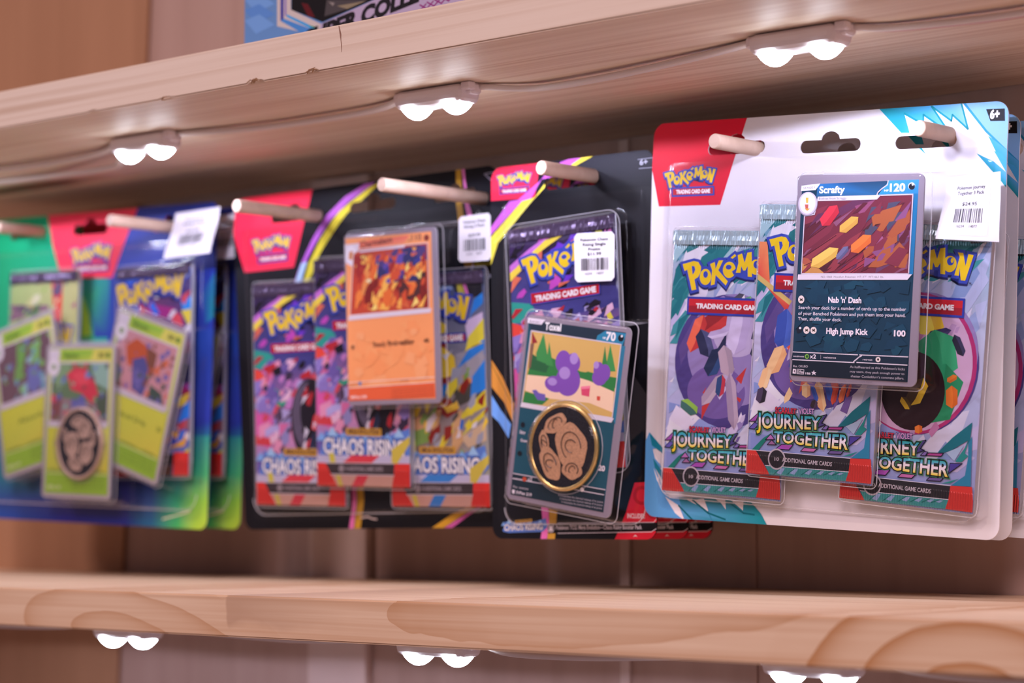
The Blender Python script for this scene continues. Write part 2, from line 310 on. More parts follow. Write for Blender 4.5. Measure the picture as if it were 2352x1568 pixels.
  ('P','#4a4a5a',[8.2,30.8,8.5,28.4,4.5,25.4,1.6,26,1.2,28.3,5.3,31.3]),
  ('P','#e0dcec',[8.2,30.8,8.5,28.4,4.5,25.4,1.6,26,3.6,26.9,6.6,29]),
 ],
 'JB2': [
  ('RS',72,30,-14,-30,20,14,0.8,2.6,2.2,60,['#8e7fb4','#b3a8cc','#6f5a9a','#c8bfe0','#3a53a8','#d45a44','#eec796']),
  ('G',['#e8905e','#e8905e','#e07a50','#cf4a42'],[-33.3,42.6,-28.1,42.6,-25.5,24.3,-32,27.6]),
  ('G',['#cf4a42','#e07a50','#cf4a42','#b83a3a'],[-32,27.6,-25.5,24.3,-14.5,15.7,-15.7,12.3]),
  ('L','#c9b06a',2.2,[-32.8,27.6,-14.5,16.6]),
  ('P','#3a53a8',[-15.8,13.9,-11.8,9.9,-12.8,-1.6,-17.4,-4.6,-21.5,-0.9,-20.5,10.6]),
  ('P','#4a68c0',[-15.8,13.9,-11.8,9.9,-12.8,-1.6,-17.4,-4.6,-16.1,-0,-15.4,8.3]),
  ('P','#ecc08c',[-16.6,-2.1,-14.4,-5.8,-18.2,-13.8,-22.6,-15.1,-24.9,-11.6,-21.1,-3.6]),
  ('P','#e0ac78',[-16.6,-2.1,-14.4,-5.8,-18.2,-13.8,-22.6,-15.1,-20.4,-12,-17.7,-6.2]),
  ('P','#e8bc88',[-23.7,-11.6,-21.9,-14.2,-24,-20.9,-27,-22.4,-28.8,-19.9,-26.7,-13.2]),
  ('P','#eec796',[-23.7,-11.6,-21.9,-14.2,-24,-20.9,-27,-22.4,-25.6,-19.8,-24.2,-14.9]),
  ('P','#4b3f58',[-26.1,-20.8,-23.9,-22.6,-24.7,-27.2,-27.4,-28.2,-29.6,-26.6,-28.8,-22]),
  ('P','#2e2a34',[-26.1,-20.8,-23.9,-22.6,-24.7,-27.2,-27.4,-28.2,-26.6,-26.4,-26,-23.1]),
  ('P','#eec796',[-3.6,-17.5,-1.3,-18.8,-0.9,-22.9,-3,-24.2,-5.4,-23.1,-5.7,-19]),
  ('P','#e0b080',[-3.6,-17.5,-1.3,-18.8,-0.9,-22.9,-3,-24.2,-2.7,-22.5,-3,-19.5]),
  ('P','#e0b080',[2,-16,5,-18.3,7.5,-26.7,6.1,-29.6,3.2,-27.6,0.7,-19.2]),
  ('P','#eec796',[2,-16,5,-18.3,7.5,-26.7,6.1,-29.6,5.5,-26.1,3.7,-20]),
  ('P','#3a3238',[1.8,-24.7,3.1,-25.9,2.3,-28.3,0.5,-28.6,-0.8,-27.5,0,-25.1]),
  ('P','#4b3f58',[1.8,-24.7,3.1,-25.9,2.3,-28.3,0.5,-28.6,1.2,-27.7,1.7,-26]),
  ('P','#3a5ab0',[-0.5,-18.6,1.3,-19.6,3.3,-23.8,2.8,-25.4,1.1,-24.5,-0.9,-20.3]),
  ('P','#4a68c0',[-0.5,-18.6,1.3,-19.6,3.3,-23.8,2.8,-25.4,2.2,-23.6,0.7,-20.5]),
  ('P','#3a5ab0',[7.3,-16.7,9.5,-18,11.3,-23.2,10.1,-25.1,7.9,-24,6.1,-18.8]),
  ('P','#4a68c0',[7.3,-16.7,9.5,-18,11.3,-23.2,10.1,-25.1,9.7,-22.9,8.4,-19.2]),
  ('P','#d45a44',[12.5,-16.5,13.5,-18.7,12.2,-24.8,10.5,-26.3,9.5,-24.3,10.7,-18.3]),
  ('P','#c24a3c',[12.5,-16.5,13.5,-18.7,12.2,-24.8,10.5,-26.3,11.2,-23.9,12.2,-19.5]),
  ('P','#e07a50',[16.5,-17,17.4,-18.9,16.1,-24.1,14.3,-25.4,13.4,-23.6,14.7,-18.4]),
  ('P','#cf6a48',[16.5,-17,17.4,-18.9,16.1,-24.1,14.3,-25.4,15.1,-23.4,16.1,-19.6]),
  ('P','#cf5a48',[19.5,-16.7,19.9,-18,18.8,-21.8,17.7,-22.7,17.3,-21.5,18.4,-17.7]),
  ('P','#b84a40',[19.5,-16.7,19.9,-18,18.8,-21.8,17.7,-22.7,18.3,-21.3,19.1,-18.5]),
 ],
 'JB3': [
  ('E','#a8326e',-0.1,0.9,29.8,29.8),
  ('E','#c4a4c4',-1.1,0.9,28.8,28.8),
  ('RS',73,30,-6,-30,20,20,0.8,2.6,2.2,60,['#c4a4c4','#d8bcd4','#b090b8','#3aa874','#b87aa8']),
  ('P','#f0dc50',[3.4,24.6,10,23.9,13,16.7,8.2,12.9,1.7,13.2,-1.4,20.5]),
  ('P','#d8b83a',[3.4,24.6,10,23.9,13,16.7,8.2,12.9,8.2,16.2,6,21.4]),
  ('P','#3a3560',[16.6,15.7,14.8,13.7,7.6,11.9,5.1,12.9,6.7,14.8,13.9,16.6]),
  ('P','#4a4570',[16.6,15.7,14.8,13.7,7.6,11.9,5.1,12.9,8.1,13.3,13.3,14.6]),
  ('P','#2f9a6a',[8.5,15.5,18,13,20.9,0.3,13.2,-5,3.7,-3,0.8,9.8]),
  ('P','#3aa874',[8.5,15.5,18,13,20.9,0.3,13.2,-5,13.7,0.4,11.6,9.7]),
  ('P','#2f9a6a',[15,1.8,23.9,-5.3,18.7,-21.2,6.5,-24.1,-2.7,-17.6,2.7,-1.4]),
  ('P','#288a5c',[15,1.8,23.9,-5.3,18.7,-21.2,6.5,-24.1,10.8,-18,14.6,-6.3]),
  ('E','#2a1a1e',0,-10.7,15.5,16.5),
  ('P','#4a3a24',[4.8,-4.9,7.3,-8.2,4,-15.6,-0.6,-16.9,-3.2,-13.8,0.1,-6.4]),
  ('P','#e8c83a',[4.8,-4.9,7.3,-8.2,4,-15.6,-0.6,-16.9,1.5,-14.1,3.9,-8.7]),
  ('P','#d8b830',[-5.2,-13.6,-2.9,-13.7,-0.2,-16.7,-0.9,-18.5,-3.1,-18.6,-5.9,-15.5]),
  ('P','#5a4a24',[-5.2,-13.6,-2.9,-13.7,-0.2,-16.7,-0.9,-18.5,-1.7,-17.1,-3.6,-14.9]),
  ('P','#d87a30',[20.7,-2.9,20.6,-4.4,17.8,-6.1,16.2,-5.7,16.1,-4.2,18.9,-2.5]),
  ('P','#c86a28',[20.7,-2.9,20.6,-4.4,17.8,-6.1,16.2,-5.7,17.5,-5.2,19.5,-3.9]),
  ('P','#e0792e',[18.5,-7.1,21.4,-8.7,21.9,-14.5,19.4,-16.5,16.5,-15.2,15.9,-9.3]),
  ('P','#cf6a28',[18.5,-7.1,21.4,-8.7,21.9,-14.5,19.4,-16.5,19.7,-14.1,19.3,-9.9]),
  ('P','#e0813a',[4,-24.6,5.8,-25.1,6,-27.4,4.3,-28.3,2.5,-27.9,2.2,-25.6]),
  ('P','#cf6a28',[4,-24.6,5.8,-25.1,6,-27.4,4.3,-28.3,4.6,-27.4,4.4,-25.7]),
  ('P','#2a2a3c',[18.1,14,20.9,13,23.9,7.6,23,5.3,20.2,6.1,17.2,11.5]),
  ('P','#3a3a58',[18.1,14,20.9,13,23.9,7.6,23,5.3,22.1,7.6,19.9,11.5]),
 ],
 'JB4': [
  ('P','#1e6f7c',[14.2,-35.2,20.7,-28.5,29.5,-21.4,29.1,-29,26.8,-32.1,28.1,-29,20.4,-33.8,17.3,-35]),
  ('P','#2f7fa0',[28.3,-30.4,29.9,-27,30.8,-47.7,21.6,-48.2,27.8,-43.5,28.7,-35.6]),
  ('P','#2a8a86',[22.7,-38.3,28.2,-30,27,-34.4,28.7,-35.3,25.8,-38.1]),
  ('P','#9fb6d0',[18.1,-34.9,26.4,-31.1,22.3,-38]),
  ('P','#2a8a80',[16.8,-47.9,25.2,-45,21.1,-47.3]),
  ('P','#1e7a6c',[-30.1,-48.7,-24.3,-43.1,-19.2,-40,-23,-44.3,-26.7,-48.7]),
  ('P','#9a50a8',[-32.4,-36.4,-26.9,-31.7,-28.7,-36]),
  ('L','#1c1c2c',0.35,[-32.4,-36.4,-26.9,-31.7,-28.7,-36,-32.4,-36.4]),
  ('P','#5f58a8',[-32.3,-39.5,-29.4,-36.6,-26.9,-37.1,-29.2,-39.5]),
  ('L','#1c1c2c',0.35,[-32.3,-39.5,-29.4,-36.6,-26.9,-37.1,-29.2,-39.5,-32.3,-39.5]),
  ('P','#b070b0',[-23,-43.7,-20.4,-41.1,-18.1,-43.3]),
  ('L','#1c1c2c',0.35,[-23,-43.7,-20.4,-41.1,-18.1,-43.3,-23,-43.7]),
  ('P','#9a6a9a',[-22,-45.8,-19.7,-43.6,-17.1,-45.5]),
  ('L','#1c1c2c',0.35,[-22,-45.8,-19.7,-43.6,-17.1,-45.5,-22,-45.8]),
  ('P','#a04fb0',[-17.4,-47.3,-14.3,-45.1,-8.2,-44.7,-10.4,-47.2]),
  ('L','#1c1c2c',0.35,[-17.4,-47.3,-14.3,-45.1,-8.2,-44.7,-10.4,-47.2,-17.4,-47.3]),
  ('P','#b86aa0',[-4.3,-47.3,-2.5,-45.6,4.3,-45.5,2.5,-47.1]),
  ('L','#1c1c2c',0.35,[-4.3,-47.3,-2.5,-45.6,4.3,-45.5,2.5,-47.1,-4.3,-47.3]),
  ('P','#6a5a90',[9.7,-47.3,11.1,-45.8,17.8,-45.5,16.4,-47]),
  ('L','#1c1c2c',0.35,[9.7,-47.3,11.1,-45.8,17.8,-45.5,16.4,-47,9.7,-47.3]),
  ('P','#a8488c',[8.8,-37,9.9,-35.8,17,-35.3,15.9,-36.7]),
  ('L','#1c1c2c',0.35,[8.8,-37,9.9,-35.8,17,-35.3,15.9,-36.7,8.8,-37]),
  ('P','#4a4090',[20,-43.4,20.4,-39.1,26.2,-38.7,22.9,-41.2]),
  ('L','#1c1c2c',0.35,[20,-43.4,20.4,-39.1,26.2,-38.7,22.9,-41.2,20,-43.4]),
  ('P','#4a4480',[4,-36.5,4.8,-31.5,8.3,-30.6,5.8,-34.4,7.8,-34.9]),
  ('L','#1c1c2c',0.35,[4,-36.5,4.8,-31.5,8.3,-30.6,5.8,-34.4,7.8,-34.9,4,-36.5]),
  ('P','#7a68a8',[6,-37.2,7.9,-35.3,9.5,-35.5,8.4,-37.1]),
  ('L','#1c1c2c',0.35,[6,-37.2,7.9,-35.3,9.5,-35.5,8.4,-37.1,6,-37.2]),
  ('T','#3f8a58','JOURNEY',-27.8,-38.9,5.1,-37.2,6.73,5.22,0.115),
  ('T','#3f8a58','TOGETHER',-18.4,-44.2,19.5,-44.7,4.51,6.22,0.115),
  ('T','#1f1a22','JOURNEY',-27.8,-38.9,5.1,-37.2,6.73,5.22,0.085),
  ('T','#1f1a22','TOGETHER',-18.4,-44.2,19.5,-44.7,4.51,6.22,0.085),
  ('TG',['#2fb0a8','#4fa8cc','#e8e0ee','#e8e0ee','#f4d030'],'JOURNEY',-27.8,-38.9,5.1,-37.2,6.73,5.22,0.022),
  ('TG',['#2fb0a8','#6aa8cc','#e8e0ee','#e8e0ee','#f4d030'],'TOGETHER',-18.4,-44.2,19.5,-44.7,4.51,6.22,0.022),
  ('T','#4a1a30','SCARLET',-18.5,-31.9,-7.5,-31.2,2.71,2.01,0.08),
  ('T','#4a2a7a','VIOLET',-6.1,-31.4,1.7,-30.6,2.61,2.01,0.08),
  ('T','#cf3a4e','SCARLET',-18.5,-31.9,-7.5,-31.2,2.71,2.01,0.02),
  ('T','#d0a8d8','VIOLET',-6.1,-31.4,1.7,-30.6,2.61,2.01,0.02),
  ('T','#e0d0e8','&',-7.4,-31,-6.5,-31,1.3,1.3,0.02),
  ('P','#c93a34',[-33.1,-48.8,-27.8,-48.7,-23.8,-53.6,-19.7,-58.7,-32.5,-59.6]),
  ('P','#c93a34',[21.4,-48.3,31.6,-47.8,33.2,-58.2,19.7,-58.1,20.8,-53.9]),
  ('P','#2b2a2e',[-27.6,-48.8,21.4,-48.3,20.9,-54,-22.3,-54.8]),
  ('P','#3f908e',[-22.3,-54.8,20.9,-54,19.7,-58.1,-19.8,-58.7]),
  ('L','#dcd8e4',0.25,[-27.8,-48.7,21.4,-48.3]),
  ('L','#dcd8e4',0.3,[-22.3,-54.9,20.9,-54.1]),
  ('L','#d8c8cc',0.3,[-33.1,-48.8,-27.8,-48.7]),
  ('P','#8fa6cc',[-16.1,-57.7,-14.6,-55.3,-11.8,-55.3,-13.6,-58.2]),
  ('L','#1f6f68',0.4,[-17.6,-58.5,-13.8,-55.2]),
  ('P','#8fa6cc',[-9.2,-57.2,-7.7,-55.2,-4.9,-55.2,-6.7,-57.7]),
  ('L','#1f6f68',0.4,[-10.7,-58,-6.9,-55.1]),
  ('P','#8fa6cc',[-1.5,-56.6,-0.1,-55.1,2.7,-55,0.9,-57.1]),
  ('L','#1f6f68',0.4,[-3.1,-57.4,0.7,-54.9]),
  ('P','#8fa6cc',[4.4,-56.1,5.9,-55,8.7,-54.9,6.9,-56.6]),
  ('L','#1f6f68',0.4,[2.9,-56.9,6.7,-54.8]),
  ('P','#8fa6cc',[10,-55.7,11.5,-54.9,14.2,-54.8,12.4,-56.2]),
  ('L','#1f6f68',0.4,[8.4,-56.5,12.3,-54.7]),
  ('P','#8fa6cc',[14.3,-55.4,15.8,-54.8,18.6,-54.8,16.7,-55.9]),
  ('L','#1f6f68',0.4,[12.8,-56.2,16.6,-54.7]),
  ('E','#b8b0b8',-16.4,-51.7,4.6,4.6),
  ('E','#2b2a2e',-16.4,-51.7,3.9,3.9),
  ('T','#b8b0b8','10',-17.4,-52.4,-15.2,-52.3,1.4,1.4,0.03),
  ('T','#c8c0c8','ADDITIONAL GAME CARDS',-13.4,-52.5,12.3,-52.4,1.71,1.71,0.02),
 ],
 'JB5': [
  ('LGB',),
  ('P','#2f3f9f',[-23.3,29.1,22.1,29.1,22.1,21,-23.3,21]),
  ('P','#c42a34',[-22.3,28.1,21.1,28.1,21.1,22,-22.3,22]),
  ('P','#9a2430',[-22.3,25.05,21.1,25.05,21.1,22,-22.3,22]),
  ('T','#efe6ee','TRADING CARD GAME',-18.1,24,16.9,24,2.1,2.1,0.05),
 ],
 'JB6': [
  ('P','#1a1a20',[21.6,54.5,29.2,54.9,29.6,52.3,23.2,51.7]),
  ('T','#ffffff','6+',24,52.7,27.6,52.9,2.01,2.01,0.03),
  ('T','#4a4660','TM',22.8,35.1,24.5,35.1,0.81,0.81,0.02),
 ],
 'LOGO': [
  ('P','y',[-27,43.6,-20.7,45.1,-18.2,44.7,-16.5,42.6,-16.6,40.1,-17.9,38,-19.9,36.8,-18.6,32.4,-21.1,31.8,-24.2,41.1,-25.7,40.5]),
  ('P','h',[-21.8,42.8,-20.3,42.8,-19.7,41.2,-20.4,39.6,-21.1,39.1]),
  ('E','y',-13.8,38.1,3.2,3.6),
  ('E','h',-13.8,39.2,1.3,1.5),
  ('P','y',[-11.6,43.9,-9,44.9,-8.4,41.8,-6.8,45.6,-4.4,45.7,-6.8,41.2,-1.3,36.4,-2.3,34.5,-8.2,39.1,-8.5,34.9,-10.6,34.4,-10.3,41.2]),
  ('E','y',-0.8,41.5,3.5,3.6),
  ('E','h',-1.2,42.7,1.6,1.1),
  ('P','h',[0.7,40.8,3.5,42.6,3.9,40,1.6,39.4]),
  ('P','y',[-0.4,46.9,1.8,48.6,2.7,47.8,0.8,46.5]),
  ('P','y',[3.5,48.1,5.8,48.9,7.4,44.8,8.7,49.3,11,49.7,11.8,38.6,9.5,38.7,9.2,43.3,8,41.4,6.8,41.4,5.7,43.4,5.4,40.3,2.9,40.3,4.1,44.6]),
  ('E','y',13.7,43,3.2,3.4),
  ('E','h',14,44.1,1.7,1.7),
  ('E','y',14.7,44.5,0.7,1),
  ('P','y',[17.1,47.9,19.7,47.8,21.2,42.4,22.2,47.4,24.7,47.1,21.5,36.4,19.4,36.5,18.5,41.8,18.3,38.3,16.2,38.4,18.2,46.1]),
 ],
 'SC': [
  ('P','#857c88',[-31.5,44,31.5,44,31.5,-44,-31.5,-44]),
  ('P','#17384c',[-29.2,39.8,28.8,41.5,27.4,-42.1,-30.6,-41.6]),
  ('G',['#2a6ca8','#24476a','#224058','#2a5f8a','#2a5a80'],[-21.1,40.2,-3.7,40.7,13.7,41.1,8.7,35.4,-21.7,34.7]),
  ('G',['#3a90cc','#3a8cc8','#2f80b4','#3088c0'],[14.3,41.2,28.8,41.5,28.7,35.5,9.3,35.3]),
  ('L','#c8c0d0',0.45,[13.9,41.2,13.6,39.5,11,37.9,9.1,36.4,8.7,35.3]),
  ('P','#2270a0',[26.5,35.7,28.7,35.7,27.8,2.4,25.8,2.4]),
  ('P','#dcd6e2',[-29.5,39.6,-19.9,40.4,-22.2,37.6,-29.7,37.3]),
  ('T','#6a6470','STAGE 1',-28.5,38.1,-22.6,38.4,0.81,0.81,0),
  ('T','#f4f0f8','Scrafty',-20.1,36.3,-7.6,36.4,2.8,2.8,0.035),
  ('T','#f4f0f8','120',15.1,36.7,22.2,36.8,3.2,3.2,0.035),
  ('T','#f4f0f8','HP',12.2,36.7,14.3,36.7,0.8,0.8,0.03),
  ('E','#cfd6e0',25.4,38.8,1.7,1.5),
  ('E','#1c222c',25.5,38.6,1.5,1.3),
  ('E','#e8ecf2',25.9,39.5,0.5,0.5),
  ('P','#6e2f3e',[-27.2,26.6,-22.1,27.3,-20.8,33.1,8.8,33.6,10.4,35.1,26.3,35.4,25.8,2.5,-27.6,1.9]),
  ('P','#7d3746',[-27,26,-21.8,29.3,-15.4,31.2,-27,18.2]),
  ('P','#5a2834',[-27.2,22.8,-13.6,27.4,-27.6,13.4]),
  ('P','#5f3450',[-16.8,26.7,-3.3,32.9,8,33.3,-3.1,29.4,-17.4,22.2]),
  ('P','#8a3c46',[-27.2,8.8,-10.8,19,-4.3,21,-26.9,5.6]),
  ('P','#7a3444',[-26.9,15.6,-11,24.8,-14,19.6,-27.1,11.1]),
  ('P','#8a4a6a',[-2,30.7,8,33.3,3,28.1,0.2,27.5]),
  ('P','#4a2a30',[2.2,20.4,8.8,25.3,13.3,24.4,3.8,19.8]),
  ('P','#3f262c',[12.6,14.4,16.1,17.9,18.1,17.3,15.1,12.4]),
  ('P','#9a5a7e',[4.8,16.6,11.1,19.5,13.1,16.9,11.8,13.7,2.4,8.1,4.2,12.3]),
  ('P','#84507a',[19.3,18.6,25.6,20.6,25.4,17.7,19,17]),
  ('P','#66405e',[11.2,10.5,24.2,18,25.4,16.7,16.3,6,9.5,2.4,10.2,5.6]),
  ('P','#8a3040',[-10,2.2,3.8,11.7,14.4,11.8,-1.8,2.3]),
  ('P','#963c48',[1.9,8.8,12.7,13.4,14.3,12.1,-2.6,2.2,-5.1,2.2]),
  ('P','#c08a50',[-27.5,6.5,-23.3,7.6,-19,4.4,-15.7,2.1,-27.5,2]),
  ('P','#a85a46',[-27,8.8,-24.5,8.5,-21.6,6,-23.9,4.3,-27.3,6.5]),
  ('P','#4a2630',[-18.6,4,-12.7,7.3,-7.3,6.4,-3.8,9,1,10.4,-12.5,3.8,-16.5,3.1]),
  ('L','#4c2430',0.3,[-27,26.6,-21.1,30.6]),
  ('L','#4c2430',0.3,[-27.1,20.5,-14.5,29.3]),
  ('L','#4c2430',0.3,[-27.3,15,-8.7,26.8]),
  ('L','#4c2430',0.3,[-27.2,8.8,-10.7,18.4]),
  ('L','#4c2430',0.3,[-25.1,3,-17.6,9.2]),
  ('L','#4c2430',0.3,[-26.4,5.3,-21.6,7.3]),
  ('L','#4c2430',0.3,[-13.2,2.5,4.2,12.7]),
  ('L','#4c2430',0.3,[-7.5,2.5,13.5,13.4]),
  ('L','#4c2430',0.3,[-2.7,2.6,17.9,14.7]),
  ('RS',61,30,-27.1,2.7,24.6,31.6,0.5,1.6,5,38,['#7d3746','#5a2834','#8a3c46','#6e2f3e','#84506a','#5f3450']),
  ('RS',63,34,3.7,5.5,25,32.1,1.2,3.6,2.2,40,['#a0563a','#8a4a34','#a35a3a','#4a4a60','#7a3444','#84507a']),
  ('P','#cf3a4a',[-10.7,31.1,-9.6,28,-14.1,22.5,-18,22.3,-19.3,25.3,-14.7,30.7]),
  ('P','#b83040',[-10.7,31.1,-9.6,28,-14.1,22.5,-18,22.3,-15.7,24.3,-12.4,28.2]),
  ('P','#e07a3e',[6.8,18.5,6.9,15.4,0.9,10.9,-2.8,11.3,-3,14.3,2.9,18.7]),
  ('P','#cf6a36',[6.8,18.5,6.9,15.4,0.9,10.9,-2.8,11.3,0,12.8,4.4,16]),
  ('P','#e6c060',[-9.2,12.9,-10.1,9.3,-18.5,4.4,-22.8,5,-22.2,8.4,-13.7,13.3]),
  ('P','#d0a850',[-9.2,12.9,-10.1,9.3,-18.5,4.4,-22.8,5,-19,6.5,-12.9,10.1]),
  ('P','#d9a850',[0.1,26.1,-0.1,23.4,-5.7,19.4,-9,19.8,-9,22.4,-3.4,26.3]),
  ('P','#c99a4a',[0.1,26.1,-0.1,23.4,-5.7,19.4,-9,19.8,-6.4,21.1,-2.3,23.9]),
  ('P','#6d6e92',[-4.3,13.8,-4.1,11.9,-7.7,8.3,-10,8.1,-10.2,9.9,-6.7,13.5]),
  ('P','#5a5b80',[-4.3,13.8,-4.1,11.9,-7.7,8.3,-10,8.1,-8.3,9.3,-5.7,11.9]),
  ('L','#c8c0cc',0.5,[-27.2,26.6,-22.1,27.3,-20.8,33.1,8.8,33.6,10.4,35.1,26.3,35.4,25.8,2.5,-27.6,1.9,-27.2,26.6]),
  ('P','#cfc8d4',[-20.8,34.8,10.4,35.3,8.7,33.7,-21.1,33.1]),
  ('T','#5f5864','Evolves from Scraggy',-20.1,33.5,-6.2,33.6,0.9,0.9,0),
  ('E','#8f8798',-25.8,31.7,5.1,5.2),
  ('E','#c4bccc',-25.8,31.9,4.8,4.9),
  ('E','#e0dae6',-25.8,32,4,4.4),
  ('P','#d4b04a',[-26.9,34.4,-25.5,34.4,-25.6,32.1,-26.6,32.1]),
  ('P','#b85a50',[-27.2,31.5,-25.4,31.5,-25.5,29.2,-26.7,29.2]),
  ('P','#d09a40',[-27.3,29.9,-24.5,29.7,-25.9,28.7]),
  ('P','#d6cfda',[-29.2,1.6,27.5,2.4,25.4,0.1,-29.4,-0.7]),
  ('T','#77707c','NO. 0560  Hoodlum Pokemon  HT: 3\'7"  WT: 66.1 lbs.',-17.4,0.3,13.9,0.7,0.91,0.91,0),
  ('RS',62,70,-28.9,-30.8,26.3,-1.2,1.5,4,1.5,20,['#193e54','#183a50','#1a4258','#16364a','#1b465a']),
  ('E','#ded4d0',-27,-9.1,1.6,1.7),
  ('P','#2a2420',[-27.9,-8.4,-27,-8.9,-26.2,-8.4,-26.4,-9.1,-26,-9.8,-27,-9.5,-27.9,-9.9,-27.5,-9.1]),
  ('T','#e6dee8',"Nab 'n' Dash",-13.1,-10.1,3.3,-10,2.4,2.4,0.035),
  ('T','#d2ccd8','Search your deck for a number of cards up to the number',-28.2,-13.2,25.4,-12.8,1.4,1.4,0.012),
  ('T','#d2ccd8','of your Benched Pokémon and put them into your hand.',-28.2,-15.7,25.2,-15.3,1.4,1.4,0.012),
  ('T','#d2ccd8','Then, shuffle your deck.',-28.2,-18,-6.1,-17.9,1.4,1.4,0.012),
  ('E','#1a2230',-27.3,-22.1,1.5,1.4),
  ('E','#d8dae2',-26.9,-21.3,0.6,0.5),
  ('E','#ded4d0',-23.6,-22.1,1.6,1.6),
  ('P','#2a2420',[-24.4,-21.4,-23.6,-21.9,-22.8,-21.4,-23,-22.1,-22.6,-22.8,-23.6,-22.4,-24.4,-22.9,-24.1,-22.1]),
  ('E','#ded4d0',-20,-22.1,1.6,1.5),
  ('P','#2a2420',[-20.8,-21.4,-20,-21.8,-19.2,-21.3,-19.4,-22.1,-19,-22.8,-20,-22.4,-20.8,-22.8,-20.5,-22.1]),
  ('T','#e6dee8','High Jump Kick',-13.4,-23.3,7.1,-23.2,2.4,2.4,0.035),
  ('T','#e6dee8','100',20.2,-23.3,25.5,-23.3,2.4,2.4,0.035),
  ('P','#1a2c3c',[-30.2,-31.6,2.6,-31.7,27.3,-31.7,27.1,-35.1,-30.8,-34.9]),
  ('P','#16222e',[-30.2,-35.1,27.1,-35.2,27.2,-42,-30.6,-41.5]),
  ('L','#d4ccd6',0.4,[-30.1,-31.6,2.7,-31.7]),
  ('L','#d4ccd6',0.4,[3.7,-31.7,27.3,-31.7]),
  ('L','#d4ccd6',0.4,[-30.1,-34.9,1.2,-35]),
  ('L','#d4ccd6',0.4,[2.4,-34.9,27.1,-35.1]),
  ('L','#d4ccd6',0.5,[4.7,-32,3.5,-32.6,0.8,-34.7]),
  ('T','#d4ccd6','weakness',-29.9,-33.7,-24.3,-33.7,0.71,0.71,0.01),
  ('E','#7ab04a',-22.8,-33.3,1.1,1),
  ('E','#2a5a30',-22.7,-33.3,0.7,0.6),
  ('T','#e6dee8','x2',-21.2,-34,-18.2,-34,1.7,1.7,0.02),
  ('L','#8a8690',0.25,[-15.8,-32.4,-15.7,-34.1]),
  ('T','#d4ccd6','resistance',-14.4,-33.7,-8,-33.7,0.8,0.8,0.01),
  ('T','#d4ccd6','retreat',5.4,-33.9,10.1,-33.9,0.8,0.8,0.01),
  ('E','#ded4d0',12.9,-33.3,1.2,1.1),
  ('E','#2a2420',12.9,-33.3,0.5,0.5),
  ('T','#bcb6c0','Illus. OKUBO',-29.6,-38.1,-22.1,-38,0.91,0.91,0.01),
  ('P','#d8d0d8',[-29.7,-38.8,-28.1,-38.9,-28.1,-40.9,-29.8,-40.8]),
  ('E','#5a4a58',-28.9,-39.8,0.3,0.5),
  ('L','#c8c0ca',0.25,[-27.6,-38.9,-24,-39,-24,-40.9,-27.6,-40.8,-27.6,-38.9]),
  ('T','#d8d0d8','SVPen',-27.3,-40.5,-24.2,-40.6,1.2,1.2,0.02),
  ('T','#d8d0d8','188',-23.1,-40.9,-20.6,-41,0.9,0.9,0.02),
  ('P','#d0c8d2',[-18.9,-38.9,-18.5,-39.8,-17.5,-39.8,-18.2,-40.3,-17.9,-41.1,-18.8,-40.6,-19.8,-41.2,-19.5,-40.3,-20.2,-39.8,-19.2,-39.7]),
  ('T','#b8b2bc',"As halfhearted as this Pokémon's kicks",-0.8,-37.3,26.1,-37.3,1,1,0),
  ('T','#b8b2bc','may seem, they pack enough power to',-0.7,-39.2,26,-39.2,0.9,0.9,0),
  ('T','#b8b2bc',"shatter Conkeldurr's concrete pillars.",-0.2,-41.2,25.9,-41.1,1,1,0),
  ('T','#6f6872','©2025 Pokémon / Nintendo / Creatures / GAME FREAK',-15,-43.1,10.6,-43.2,0.61,0.61,0),
 ],
 'TX': [
  ('P','#857c88',[-31.5,44,31.5,44,31.5,-44,-31.5,-44]),
  ('P','#1d4e5e',[-30.1,41.4,28.3,41.5,27.3,-41.6,-28.9,-41.7]),
  ('P','#20303e',[-30.1,41.4,28.3,41.5,27.8,35.2,-28.4,36.6]),
  ('P','#2a7fa0',[12.1,38.4,16.3,41,28.6,41.1,27.3,35.5,11.5,36.1]),
  ('P','#2a7390',[26.5,35.4,28.9,35.3,28.3,-1.1,26.6,1.6]),
  ('P','#d6d0d8',[-30.7,42.3,-20,42.4,-22,39.8,-30.6,39.8]),
  ('T','#6a6470','BASIC',-29.4,40.1,-22.6,40.2,1.22,1.22,0),
  ('T','#f2eef4','Toxel',-19.6,37.8,-10,38,3.44,3.44,0.03),
  ('T','#f2eef4','70',17.4,36.9,22.6,37,3.73,3.73,0.035),
  ('T','#f2eef4','HP',15.4,37.2,17.1,37.2,1,1,0.03),
  ('E','#141a22',25.8,38.7,1.7,1.6),
  ('E','#d8dae0',26.2,39.6,0.6,0.6),
  ('P','#caa860',[-27.6,36.4,26.4,35.8,26.2,1.9,-28.4,1.8]),
  ('P','#2f7a3e',[-26.5,18.4,-19,26.5,4.5,20.8,26.3,20.4,25.9,15.6,1.5,16,-27.1,15.5]),
  ('P','#28603a',[-26.5,18.4,-25.7,25.7,-14.5,21.6,-15.8,17.7]),
  ('P','#3c8a48',[-23.3,26,-20,35.9,-14.5,21.6,-22.4,23]),
  ('P','#3c8a48',[-16.4,21.4,-16.1,32.5,-12,21.2]),
  ('P','#3f8f4a',[18.8,22.5,20.2,35.1,25,23.2]),
  ('P','#357f42',[16.5,22.9,17.2,34.1,20.6,22.7]),
  ('P','#e8c8a8',[-27.1,15.5,-8,16.4,3,18.4,25.3,14.5,26,4.4,12,7,-13.1,6,-27.4,8]),
  ('P','#2f7a3e',[-27.3,7.6,-12.1,6.1,-15.9,2.6,-28.1,1.8]),
